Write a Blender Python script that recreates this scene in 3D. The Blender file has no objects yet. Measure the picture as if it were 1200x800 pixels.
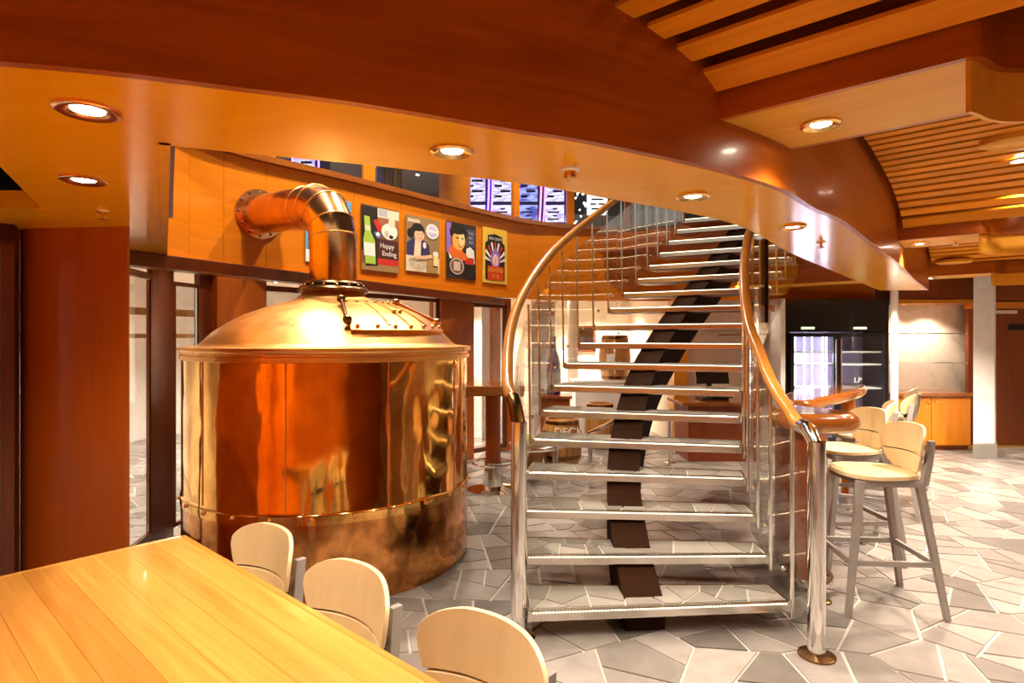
import bpy, bmesh, math, random
from mathutils import Vector, Matrix
from mathutils.geometry import tessellate_polygon

S = bpy.context.scene
COL = S.collection
PI = math.pi
F, V0, EYE = 700.0, 395.0, 1.53          # focal length and horizon in pixels of a 1200x800 frame, eye height

# ------------------------------------------------------------------ camera, world, exposure
cam = bpy.data.cameras.new('camera')
cam.sensor_width = 36.0
cam.lens = F * 36.0 / 1200.0
cam.shift_y = -5.0 / 1200.0
cam.clip_start = 0.05
camo = bpy.data.objects.new('camera', cam)
camo.location = (0, 0, EYE)
camo.rotation_euler = (PI / 2, 0, 0)
COL.objects.link(camo)
S.camera = camo

W = bpy.data.worlds.new('world')
S.world = W
W.use_nodes = True
W.node_tree.nodes['Background'].inputs['Color'].default_value = (1.0, 0.86, 0.7, 1)
W.node_tree.nodes['Background'].inputs['Strength'].default_value = 0.25

S.view_settings.view_transform = 'Standard'
S.view_settings.look = 'None'
S.view_settings.exposure = 1.5
S.view_settings.gamma = 1.0
S.view_settings.use_curve_mapping = False
try:
    S.cycles.max_bounces = 10
    S.cycles.diffuse_bounces = 5
    S.cycles.glossy_bounces = 5
    S.cycles.transparent_max_bounces = 24
    S.cycles.transmission_bounces = 6
    S.cycles.sample_clamp_indirect = 6.0
    S.cycles.caustics_reflective = False
    S.cycles.use_denoising = True
except Exception:
    pass

WARM = (1.0, 0.84, 0.66)
SPOT_W = 26.0        # watts of one recessed downlight


# ------------------------------------------------------------------ pixel helpers (only used to work out real positions)
def at_y(u, v, y):
    return Vector(((u - 600) / F * y, y, EYE + (V0 - v) / F * y))


def at_z(u, v, z):
    y = F * (EYE - z) / (v - V0)
    return Vector(((u - 600) / F * y, y, z))


# ------------------------------------------------------------------ materials
def new_mat(name):
    m = bpy.data.materials.new(name)
    m.use_nodes = True
    nt = m.node_tree
    return m, nt, nt.nodes['Principled BSDF']


def setp(b, **k):
    names = dict(color='Base Color', rough='Roughness', metal='Metallic', coat='Coat Weight', coat_rough='Coat Roughness',
                 spec='Specular IOR Level', emit='Emission Color', strength='Emission Strength', ior='IOR')
    for a, v in k.items():
        if a in ('color', 'emit') and len(v) == 3:
            v = (*v, 1)
        b.inputs[names[a]].default_value = v


def plain(name, color, rough=0.5, metal=0.0, coat=0.0, bump=0.0, bscale=60, vary=0.06):
    m, nt, b = new_mat(name)
    setp(b, color=color, rough=rough, metal=metal, coat=coat)
    tc = nt.nodes.new('ShaderNodeTexCoord')
    n = nt.nodes.new('ShaderNodeTexNoise')
    n.inputs['Scale'].default_value = bscale / 6
    n.inputs['Detail'].default_value = 3
    nt.links.new(tc.outputs['Object'], n.inputs['Vector'])
    r = nt.nodes.new('ShaderNodeValToRGB')
    r.color_ramp.elements[0].position, r.color_ramp.elements[1].position = 0.3, 0.7
    r.color_ramp.elements[0].color = (*[c * (1 - vary) for c in color], 1)
    r.color_ramp.elements[1].color = (*[min(1, c * (1 + vary)) for c in color], 1)
    nt.links.new(n.outputs['Fac'], r.inputs['Fac'])
    nt.links.new(r.outputs['Color'], b.inputs['Base Color'])
    if bump:
        n2 = nt.nodes.new('ShaderNodeTexNoise')
        n2.inputs['Scale'].default_value = bscale
        nt.links.new(tc.outputs['Object'], n2.inputs['Vector'])
        bp = nt.nodes.new('ShaderNodeBump')
        bp.inputs['Strength'].default_value = bump
        bp.inputs['Distance'].default_value = 0.004
        nt.links.new(n2.outputs['Fac'], bp.inputs['Height'])
        nt.links.new(bp.outputs['Normal'], b.inputs['Normal'])
    return m


def wood(name, dark, light, rough=0.3, coat=0.35, rot=0.0, scale=(0.7, 9.0, 9.0), vary=0.0, coat_rough=0.12, spec=0.4):
    m, nt, b = new_mat(name)
    setp(b, rough=rough, coat=coat, coat_rough=coat_rough, spec=spec)
    tc = nt.nodes.new('ShaderNodeTexCoord')
    rt = nt.nodes.new('ShaderNodeMapping')
    rt.inputs['Rotation'].default_value = (0, 0, -rot)
    mp = nt.nodes.new('ShaderNodeMapping')
    mp.inputs['Scale'].default_value = scale
    oi = nt.nodes.new('ShaderNodeObjectInfo')
    ml = nt.nodes.new('ShaderNodeMath')
    ml.operation = 'MULTIPLY'
    ml.inputs[1].default_value = 40.0
    nt.links.new(oi.outputs['Random'], ml.inputs[0])
    ad = nt.nodes.new('ShaderNodeVectorMath')
    nt.links.new(tc.outputs['Object'], rt.inputs['Vector'])
    nt.links.new(rt.outputs['Vector'], mp.inputs['Vector'])
    nt.links.new(mp.outputs['Vector'], ad.inputs[0])
    nt.links.new(ml.outputs[0], ad.inputs[1])
    n = nt.nodes.new('ShaderNodeTexNoise')
    n.inputs['Scale'].default_value = 2.2
    n.inputs['Detail'].default_value = 7
    n.inputs['Roughness'].default_value = 0.62
    n.inputs['Distortion'].default_value = 0.6
    nt.links.new(ad.outputs['Vector'], n.inputs['Vector'])
    r = nt.nodes.new('ShaderNodeValToRGB')
    r.color_ramp.elements[0].position, r.color_ramp.elements[1].position = 0.28, 0.72
    r.color_ramp.elements[0].color = (*dark, 1)
    r.color_ramp.elements[1].color = (*light, 1)
    nt.links.new(n.outputs['Fac'], r.inputs['Fac'])
    out = r.outputs['Color']
    if vary:
        hs = nt.nodes.new('ShaderNodeHueSaturation')
        mr = nt.nodes.new('ShaderNodeMapRange')
        mr.inputs['To Min'].default_value = 1 - vary
        mr.inputs['To Max'].default_value = 1 + vary
        nt.links.new(oi.outputs['Random'], mr.inputs['Value'])
        nt.links.new(mr.outputs['Result'], hs.inputs['Value'])
        nt.links.new(out, hs.inputs['Color'])
        out = hs.outputs['Color']
    nt.links.new(out, b.inputs['Base Color'])
    return m


def emission(name, color, strength):
    m, nt, b = new_mat(name)
    setp(b, color=(0.02, 0.02, 0.02), emit=color, strength=strength)
    return m


def thin_glass(name, tint=(0.96, 0.98, 0.97), f0=0.05, boost=1.0):
    m = bpy.data.materials.new(name)
    m.use_nodes = True
    nt = m.node_tree
    nt.nodes.clear()
    out = nt.nodes.new('ShaderNodeOutputMaterial')
    mix = nt.nodes.new('ShaderNodeMixShader')
    tr = nt.nodes.new('ShaderNodeBsdfTransparent')
    tr.inputs['Color'].default_value = (*tint, 1)
    gl = nt.nodes.new('ShaderNodeBsdfGlossy')
    gl.inputs['Roughness'].default_value = 0.0
    gl.inputs['Color'].default_value = (1, 1, 1, 1)
    ge = nt.nodes.new('ShaderNodeNewGeometry')
    dt = nt.nodes.new('ShaderNodeVectorMath'); dt.operation = 'DOT_PRODUCT'
    nt.links.new(ge.outputs['Incoming'], dt.inputs[0])
    nt.links.new(ge.outputs['Normal'], dt.inputs[1])

    def mth(op, a, bb=None):
        x = nt.nodes.new('ShaderNodeMath'); x.operation = op
        for i, q in enumerate((a, bb)):
            if q is None: continue
            if isinstance(q, (int, float)): x.inputs[i].default_value = q
            else: nt.links.new(q, x.inputs[i])
        return x.outputs[0]
    c = mth('ABSOLUTE', dt.outputs['Value'])
    p = mth('POWER', mth('SUBTRACT', 1.0, c), 5.0)
    fr = mth('ADD', mth('MULTIPLY', p, (1 - f0) * boost), f0)
    nt.links.new(fr, mix.inputs[0])
    nt.links.new(tr.outputs[0], mix.inputs[1])
    nt.links.new(gl.outputs[0], mix.inputs[2])
    nt.links.new(mix.outputs[0], out.inputs['Surface'])
    return m


def copper(name, base, dirt, rough=0.14, bump=0.12):
    m, nt, b = new_mat(name)
    setp(b, metal=1.0, rough=rough)
    tc = nt.nodes.new('ShaderNodeTexCoord')
    n = nt.nodes.new('ShaderNodeTexNoise')
    n.inputs['Scale'].default_value = 2.6; n.inputs['Detail'].default_value = 8; n.inputs['Roughness'].default_value = 0.7
    nt.links.new(tc.outputs['Object'], n.inputs['Vector'])
    r = nt.nodes.new('ShaderNodeValToRGB')
    r.color_ramp.elements[0].position, r.color_ramp.elements[1].position = 0.36, 0.6
    r.color_ramp.elements[0].color = (*dirt, 1); r.color_ramp.elements[1].color = (*base, 1)
    nt.links.new(n.outputs['Fac'], r.inputs['Fac'])
    nt.links.new(r.outputs['Color'], b.inputs['Base Color'])
    rr = nt.nodes.new('ShaderNodeMapRange')
    rr.inputs['From Min'].default_value = 0.3; rr.inputs['From Max'].default_value = 0.7
    rr.inputs['To Min'].default_value = rough * 1.9; rr.inputs['To Max'].default_value = rough * 0.8
    nt.links.new(n.outputs['Fac'], rr.inputs['Value'])
    nt.links.new(rr.outputs['Result'], b.inputs['Roughness'])
    n2 = nt.nodes.new('ShaderNodeTexNoise')
    n2.inputs['Scale'].default_value = 5.0; n2.inputs['Detail'].default_value = 2
    mp = nt.nodes.new('ShaderNodeMapping'); mp.inputs['Scale'].default_value = (1, 1, 0.45)
    nt.links.new(tc.outputs['Object'], mp.inputs['Vector'])
    nt.links.new(mp.outputs['Vector'], n2.inputs['Vector'])
    bp = nt.nodes.new('ShaderNodeBump')
    bp.inputs['Strength'].default_value = bump; bp.inputs['Distance'].default_value = 0.05
    nt.links.new(n2.outputs['Fac'], bp.inputs['Height'])
    nt.links.new(bp.outputs['Normal'], b.inputs['Normal'])
    return m


def stone_mat(name, lo, hi, rough=0.35):
    m, nt, b = new_mat(name)
    setp(b, rough=rough, spec=0.5)
    at = nt.nodes.new('ShaderNodeAttribute'); at.attribute_name = 'tone'
    r = nt.nodes.new('ShaderNodeValToRGB')
    r.color_ramp.elements[0].color = (*lo, 1); r.color_ramp.elements[1].color = (*hi, 1)
    nt.links.new(at.outputs['Fac'], r.inputs['Fac'])
    tc = nt.nodes.new('ShaderNodeTexCoord')
    n = nt.nodes.new('ShaderNodeTexNoise'); n.inputs['Scale'].default_value = 9; n.inputs['Detail'].default_value = 6
    nt.links.new(tc.outputs['Object'], n.inputs['Vector'])
    mx = nt.nodes.new('ShaderNodeMix'); mx.data_type = 'RGBA'; mx.blend_type = 'OVERLAY'
    mx.inputs['Factor'].default_value = 0.28
    nt.links.new(r.outputs['Color'], mx.inputs[6])
    nt.links.new(n.outputs['Fac'], mx.inputs[7])
    nt.links.new(mx.outputs[2], b.inputs['Base Color'])
    bp = nt.nodes.new('ShaderNodeBump'); bp.inputs['Strength'].default_value = 0.25; bp.inputs['Distance'].default_value = 0.006
    nt.links.new(n.outputs['Fac'], bp.inputs['Height'])
    nt.links.new(bp.outputs['Normal'], b.inputs['Normal'])
    return m


def screen_mat(name, a, bcol, strength, scale=9.0):
    m, nt, b = new_mat(name)
    setp(b, color=(0.02, 0.02, 0.03), rough=0.2)
    tc = nt.nodes.new('ShaderNodeTexCoord')
    mp = nt.nodes.new('ShaderNodeMapping'); mp.inputs['Scale'].default_value = (3, 3, 9)
    n = nt.nodes.new('ShaderNodeTexNoise'); n.inputs['Scale'].default_value = scale / 3; n.inputs['Detail'].default_value = 4
    nt.links.new(tc.outputs['Object'], mp.inputs['Vector'])
    nt.links.new(mp.outputs['Vector'], n.inputs['Vector'])
    r = nt.nodes.new('ShaderNodeValToRGB')
    r.color_ramp.elements[0].position, r.color_ramp.elements[1].position = 0.42, 0.58
    r.color_ramp.elements[0].color = (*a, 1); r.color_ramp.elements[1].color = (*bcol, 1)
    nt.links.new(n.outputs['Fac'], r.inputs['Fac'])
    nt.links.new(r.outputs['Color'], b.inputs['Emission Color'])
    b.inputs['Emission Strength'].default_value = strength
    return m


DIR = math.atan2(-0.666, 0.745)           # direction the ceiling beams, slats and the table run in
M = {}
M['soffit'] = wood('soffit_wood', (0.90, 0.38, 0.003), (0.97, 0.46, 0.007), rough=0.16, coat=0.0, spec=0.3, rot=-0.2, scale=(0.6, 5, 5))
M['fascia'] = wood('fascia_wood', (0.60, 0.165, 0.005), (0.73, 0.215, 0.009), rough=0.34, coat=0.08, spec=0.2, scale=(0.8, 0.8, 8))
M['darkface'] = wood('red_brown_veneer', (0.28, 0.055, 0.003), (0.50, 0.125, 0.007), rough=0.36, coat=0.2, scale=(0.6, 0.6, 7))
M['pillar'] = wood('pillar_veneer', (0.40, 0.080, 0.005), (0.50, 0.112, 0.008), rough=0.24, coat=0.5, scale=(7, 7, 0.5))
M['frame'] = wood('mahogany_frame', (0.11, 0.020, 0.005), (0.17, 0.033, 0.007), rough=0.3, coat=0.3, scale=(8, 8, 0.6))
M['slat'] = wood('slat_wood', (0.62, 0.205, 0.006), (0.80, 0.30, 0.012), rough=0.42, coat=0.0, spec=0.08, rot=DIR, scale=(0.8, 14, 14), vary=0.12)
M['beam'] = wood('beam_wood', (0.68, 0.31, 0.030), (0.80, 0.41, 0.050), rough=0.34, coat=0.03, spec=0.14, rot=DIR, scale=(0.6, 8, 8))
M['table'] = wood('table_wood', (0.54, 0.21, 0.032), (0.74, 0.345, 0.072), rough=0.2, coat=0.6, rot=DIR, scale=(0.5, 9, 9), vary=0.15, coat_rough=0.06)
M['chairwood'] = wood('pale_birch', (0.75, 0.575, 0.30), (0.83, 0.665, 0.385), rough=0.38, coat=0.2, scale=(6, 6, 1.2), vary=0.04)
M['cabinet'] = wood('cabinet_wood', (0.60, 0.20, 0.012), (0.74, 0.27, 0.018), rough=0.35, coat=0.2, scale=(6, 6, 0.8))
M['rail'] = wood('rail_wood', (0.40, 0.15, 0.022), (0.52, 0.21, 0.035), rough=0.22, coat=0.5, scale=(3, 3, 3), coat_rough=0.05)
M['bar'] = wood('bar_wood', (0.22, 0.060, 0.008), (0.33, 0.098, 0.014), rough=0.18, coat=0.8, scale=(2, 2, 8), coat_rough=0.04)
M['barrel'] = wood('barrel_oak', (0.34, 0.15, 0.035), (0.52, 0.25, 0.07), rough=0.4, coat=0.2, scale=(9, 9, 1))
M['door'] = wood('door_veneer', (0.20, 0.040, 0.006), (0.28, 0.06, 0.009), rough=0.4, coat=0.15, scale=(8, 8, 0.6))
M['stringer'] = plain('dark_stringer_paint', (0.024, 0.008, 0.0022), rough=0.8)
M['stringer'].node_tree.nodes['Principled BSDF'].inputs['Specular IOR Level'].default_value = 0.08
M['grey'] = plain('grey_taupe_frame', (0.30, 0.27, 0.25), rough=0.45)
M['steel'] = plain('polished_steel', (0.82, 0.80, 0.77), rough=0.10, metal=1.0, vary=0.02)
M['satin'] = plain('satin_steel', (0.66, 0.63, 0.57), rough=0.22, metal=1.0, vary=0.05)
M['brass'] = plain('brass', (0.80, 0.50, 0.18), rough=0.2, metal=1.0)
M['bronze'] = plain('dark_bronze', (0.22, 0.12, 0.05), rough=0.25, metal=1.0)
M['copper'] = copper('polished_copper', (0.96, 0.56, 0.17), (0.70, 0.33, 0.08), rough=0.065, bump=0.16)
M['copperlow'] = copper('dark_reflection_copper', (0.80, 0.36, 0.11), (0.36, 0.125, 0.035), rough=0.09, bump=0.12)  # lower copper: dark reflections of table and chairs put into the colour, over patina
M['copperdome'] = copper('dull_copper', (0.93, 0.54, 0.19), (0.82, 0.42, 0.12), rough=0.27, bump=0.06)
M['copperpipe'] = copper('pipe_copper', (0.92, 0.46, 0.20), (0.68, 0.27, 0.10), rough=0.16, bump=0.05)
M['cream'] = plain('cream_wall_paint', (0.80, 0.68, 0.55), rough=0.6)
M['white'] = plain('white_paint', (0.84, 0.82, 0.79), rough=0.5)
M['skirt'] = plain('grey_skirting', (0.24, 0.225, 0.21), rough=0.5)
M['black'] = plain('black_plastic', (0.012, 0.012, 0.013), rough=0.35)
M['void'] = plain('black_ceiling_void', (0.006, 0.005, 0.005), rough=0.9)
M['blackgloss'] = plain('black_cooler_paint', (0.010, 0.009, 0.010), rough=0.2, coat=0.3)
M['grout'] = plain('pale_grout', (0.51, 0.465, 0.42), rough=0.6, bump=0.3, bscale=90)
M['stone'] = stone_mat('floor_stone', (0.115, 0.102, 0.094), (0.38, 0.343, 0.320), rough=0.3)
M['treadstone'] = stone_mat('tread_stone', (0.17, 0.155, 0.135), (0.33, 0.30, 0.265), rough=0.38)
M['treadgrout'] = plain('tread_grout', (0.58, 0.54, 0.48), rough=0.6)
M['glass'] = thin_glass('balustrade_glass', f0=0.07, boost=1.0)
M['pane'] = thin_glass('window_glass', tint=(0.92, 0.95, 0.96), f0=0.06)
M['bulb'] = emission('lamp_bulb', (1.0, 0.86, 0.66), 28.0)
M['led'] = emission('led_beads', (1.0, 0.80, 0.45), 3.0)
M['cool_led'] = emission('cooler_led_tube', (0.86, 0.86, 1.0), 5.0)
M['led_yellow'] = emission('cooler_display', (0.9, 0.9, 0.35), 1.5)
M['purple'] = plain('purple_cabinet', (0.035, 0.012, 0.10), rough=0.3)
M['purpleled'] = emission('purple_led', (0.28, 0.10, 1.0), 3.0)
M['pinkled'] = emission('pink_led', (1.0, 0.20, 0.35), 1.6)
M['screenA'] = screen_mat('game_screen', (0.45, 0.34, 0.72), (0.85, 0.78, 0.95), 0.62)
M['screenB'] = screen_mat('game_screen_blue', (0.09, 0.08, 0.42), (0.42, 0.46, 0.95), 0.55, 4.0)
M['screen_dark'] = plain('screen_dark_print', (0.03, 0.02, 0.09), 0.3)
M['dark_up'] = plain('upper_ceiling_paint', (0.10, 0.085, 0.10), rough=0.4)
M['gold'] = plain('gold_cladding', (0.62, 0.42, 0.16), rough=0.25, metal=1.0)


# ------------------------------------------------------------------ mesh helpers
class MB:
    def __init__(s):
        s.v, s.f, s.m = [], [], []
        s.mi = 0

    def add(s, vs, fs):
        o = len(s.v)
        s.v += [tuple(p) for p in vs]
        s.f += [[i + o for i in f] for f in fs]
        s.m += [s.mi] * len(fs)
        return s

    def box(s, lo, hi):
        x0, y0, z0 = lo; x1, y1, z1 = hi
        return s.add([(x0, y0, z0), (x1, y0, z0), (x1, y1, z0), (x0, y1, z0), (x0, y0, z1), (x1, y0, z1), (x1, y1, z1), (x0, y1, z1)],
                     [(3, 2, 1, 0), (4, 5, 6, 7), (0, 1, 5, 4), (1, 2, 6, 5), (2, 3, 7, 6), (3, 0, 4, 7)])

    def rbox(s, c, size, ang=0.0):
        """box centred at c, turned about z"""
        ca, sa = math.cos(ang), math.sin(ang)
        hx, hy, hz = [q / 2 for q in size]
        vs = []
        for z in (-hz, hz):
            for x, y in ((-hx, -hy), (hx, -hy), (hx, hy), (-hx, hy)):
                vs.append((c[0] + x * ca - y * sa, c[1] + x * sa + y * ca, c[2] + z))
        return s.add(vs, [(3, 2, 1, 0), (4, 5, 6, 7), (0, 1, 5, 4), (1, 2, 6, 5), (2, 3, 7, 6), (3, 0, 4, 7)])

    def wall(s, a, b, z0, z1, th, side=1):
        """vertical slab from plan point a to b; thickness goes to the left of a->b times side"""
        a, b = Vector(a[:2]), Vector(b[:2])
        d = (b - a).normalized(); n = Vector((-d.y, d.x)) * th * side
        return s.prism([a, b, b + n, a + n], z0, z1)

    def prism(s, poly, z0, z1):
        poly = [Vector((p[0], p[1])) for p in poly]
        ar = sum(poly[i].x * poly[(i + 1) % len(poly)].y - poly[(i + 1) % len(poly)].x * poly[i].y for i in range(len(poly)))
        if ar < 0: poly.reverse()
        n = len(poly)
        vs = [(p.x, p.y, z0) for p in poly] + [(p.x, p.y, z1) for p in poly]
        fs = []
        if n <= 4:
            fs += [list(range(n - 1, -1, -1)), list(range(n, 2 * n))]
        else:
            for t in tessellate_polygon([[Vector((p.x, p.y, 0)) for p in poly]]):
                a, b, c = t
                cr = (poly[b] - poly[a]).cross(poly[c] - poly[a])
                if cr < 0: a, b, c = c, b, a
                fs += [(c, b, a), (a + n, b + n, c + n)]
        fs += [(i, (i + 1) % n, (i + 1) % n + n, i + n) for i in range(n)]
        return s.add(vs, fs)

    def ring(s, pts, closed_ends=True):
        """loft a list of loops (each the same count)"""
        n = len(pts[0]); vs = [p for l in pts for p in l]; fs = []
        for i in range(len(pts) - 1):
            for j in range(n):
                k = (j + 1) % n
                fs.append((i * n + j, i * n + k, (i + 1) * n + k, (i + 1) * n + j))
        if closed_ends:
            fs.append(tuple(range(n - 1, -1, -1)))
            fs.append(tuple((len(pts) - 1) * n + j for j in range(n)))
        return s.add(vs, fs)

    def cyl(s, p0, p1, r0, r1=None, n=16):
        return s.tube([p0, p1], [r0, r0 if r1 is None else r1], n)

    def tube(s, path, r, n=12, caps=True):
        path = [Vector(p) for p in path]
        if not isinstance(r, (list, tuple)): r = [r] * len(path)
        loops = []; up = None
        for i, p in enumerate(path):
            t = (path[min(i + 1, len(path) - 1)] - path[max(i - 1, 0)]).normalized()
            if up is None:
                up = Vector((0, 0, 1)) if abs(t.z) < 0.9 else Vector((1, 0, 0))
            a = (up - t * up.dot(t)).normalized(); up = a
            b = t.cross(a)
            loops.append([p + (a * math.cos(q) + b * math.sin(q)) * r[i] for q in [2 * PI * j / n for j in range(n)]])
        return s.ring(loops, caps)

    def lathe(s, prof, c=(0, 0, 0), n=48, cap=True):
        loops = [[(c[0] + r * math.cos(2 * PI * j / n), c[1] + r * math.sin(2 * PI * j / n), c[2] + z) for j in range(n)] for r, z in prof]
        return s.ring(loops, cap)

    def sweep_rect(s, path, w, h):
        """horizontal-section sweep: path of (point, side unit vector); w across, h down from the point"""
        loops = [[p - sd * w / 2, p + sd * w / 2, p + sd * w / 2 - Vector((0, 0, h)), p - sd * w / 2 - Vector((0, 0, h))] for p, sd in path]
        return s.ring(loops)

    def ball(s, c, r, n=8, zs=1.0):
        prof = [(max(1e-4, r * math.sin(PI * i / (n // 2 + 1))), -r * zs * math.cos(PI * i / (n // 2 + 1))) for i in range(n // 2 + 2)]
        return s.lathe(prof, c, n)

    def build(s, name, mat, parent=None, smooth=None, kind=None, bevel=0.0, seg=2):
        me = bpy.data.meshes.new(name)
        off = Vector(parent_world(parent)) if parent else Vector((0, 0, 0))
        me.from_pydata([tuple(Vector(p) - off) for p in s.v], [], s.f)
        mats = mat if isinstance(mat, (list, tuple)) else [mat]
        for q in mats: me.materials.append(q)
        if len(mats) > 1: me.polygons.foreach_set('material_index', s.m)
        bm = bmesh.new(); bm.from_mesh(me)
        bmesh.ops.recalc_face_normals(bm, faces=bm.faces)
        bm.to_mesh(me); bm.free()
        if smooth is not None:
            me.polygons.foreach_set('use_smooth', [True] * len(me.polygons))
            me.set_sharp_from_angle(angle=math.radians(smooth))
        me.update()
        o = bpy.data.objects.new(name, me)
        COL.objects.link(o)
        if parent: o.parent = parent
        if kind: o['kind'] = kind
        if bevel:
            b = o.modifiers.new('bevel', 'BEVEL'); b.width = bevel; b.segments = seg; b.limit_method = 'ANGLE'; b.angle_limit = math.radians(40)
            b.harden_normals = False
        return o


def parent_world(o):
    p = Vector(o.location)
    while o.parent:
        o = o.parent; p = p + Vector(o.location)
    return p


def thing(name, label, cat, loc=(0, 0, 0), group=None):
    o = bpy.data.objects.new(name, None)
    o.empty_display_size = 0.1
    o.location = loc
    COL.objects.link(o)
    o['label'] = label; o['category'] = cat
    if group: o['group'] = group
    return o


def tag(o, label, cat, group=None):
    o['label'] = label; o['category'] = cat
    if group: o['group'] = group
    return o


def struct(name, mb, mat, parent=None, smooth=None, bevel=0.0):
    o = mb.build(name, mat, parent, smooth, bevel=bevel)
    if parent is None: o['kind'] = 'structure'
    return o


def struct_empty(name, loc=(0, 0, 0)):
    o = bpy.data.objects.new(name, None); o.location = loc; COL.objects.link(o); o['kind'] = 'structure'
    return o


def dup(root, loc, rz=0.0, label=None, group=None):
    def cp(o, par):
        c = o.copy(); COL.objects.link(c)
        if par: c.parent = par
        for ch in list(o.children): cp(ch, c)
        return c
    r = cp(root, None)
    r.location = loc; r.rotation_euler = (0, 0, rz)
    if label: r['label'] = label
    if group: r['group'] = group
    return r


def catmull(pts, n=10):
    pts = [Vector(p) for p in pts]
    P = [pts[0] * 2 - pts[1]] + pts + [pts[-1] * 2 - pts[-2]]
    out = []
    for i in range(1, len(P) - 2):
        for j in range(n):
            t = j / n
            a, b, c, d = P[i - 1], P[i], P[i + 1], P[i + 2]
            out.append(0.5 * ((2 * b) + (c - a) * t + (2 * a - 5 * b + 4 * c - d) * t * t + (3 * b - a - 3 * c + d) * t ** 3))
    out.append(pts[-1])
    return out


def lamp(parent, loc, watts, size=0.05, cone=130, color=WARM, blend=0.7):
    l = bpy.data.lights.new('lamp_light', 'SPOT')
    l.energy = watts; l.color = color; l.spot_size = math.radians(cone); l.spot_blend = blend; l.shadow_soft_size = size
    o = bpy.data.objects.new('lamp_light', l); COL.objects.link(o)
    o.parent = parent; o.location = loc
    return o


def V2(x, y): return Vector((x, y))


# ------------------------------------------------------------------ plan curves shared by the structure
Z_RING, Z_BEAM, Z_SILL, Z_UP = 2.05, 2.206, 3.07, 2.95
outer = catmull([(-2.6, 1.02), (-1.7, 1.08), (-0.984, 1.148), (-0.547, 1.277), (-0.294, 1.374), (0, 1.52), (0.135, 1.576), (0.346, 1.693), (0.647, 1.886),
                 (0.949, 2.13), (1.207, 2.427), (1.49, 2.716), (2.04, 3.4), (2.75, 4.28), (3.6, 5.38), (4.59, 6.62)], 8)
inner = catmull([(-0.943, 1.59), (-0.719, 1.677), (-0.386, 1.80), (0, 1.978), (0.178, 2.08), (0.374, 2.22), (0.676, 2.427), (1.104, 2.8),
                 (1.716, 3.64), (2.44, 4.55), (4.1, 6.62)], 8)
fas = catmull([(-2.51, 4.28), (-2.39, 5.0), (-1.68, 5.87), (-0.8, 7.0), (0.06, 8.0), (0.6, 8.4), (1.3, 8.62), (2.4, 8.55), (3.6, 8.35), (5.0, 8.25)], 10)


def on_curve(curve, u):
    """plan point and unit tangent where the sight line through image column u meets a plan curve"""
    k = (u - 600) / F
    for a, b in zip(curve, curve[1:]):
        fa, fb = a.x - k * a.y, b.x - k * b.y
        if fa <= 0 <= fb:
            t = -fa / (fb - fa) if fb != fa else 0
            return a.lerp(b, t), (b - a).normalized()
    raise ValueError(u)


def offs(curve, d):
    """curve moved by d to its left"""
    out = []
    for i, p in enumerate(curve):
        t = (curve[min(i + 1, len(curve) - 1)] - curve[max(i - 1, 0)]).normalized()
        out.append(p + V2(-t.y, t.x) * d)
    return out


# =========================================================================================== STRUCTURE
# ---- floor of irregular stone paving
floor = struct('floor', MB().box((-6.5, -3.6, -0.12), (9.0, 13.0, -0.006)), M['grout'])
rng = random.Random(11)


def clip(poly, n, d):
    out = []
    for i in range(len(poly)):
        a, b = poly[i], poly[(i + 1) % len(poly)]
        da, db = a.dot(n) - d, b.dot(n) - d
        if da <= 0: out.append(a)
        if da * db < 0: out.append(a.lerp(b, da / (da - db)))
    return out


def area(q):
    return 0.5 * abs(sum(q[k].x * q[(k + 1) % len(q)].y - q[(k + 1) % len(q)].x * q[k].y for k in range(len(q))))


def ccw(q):
    a = sum(q[k].x * q[(k + 1) % len(q)].y - q[(k + 1) % len(q)].x * q[k].y for k in range(len(q)))
    return q if a > 0 else list(reversed(q))


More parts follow.
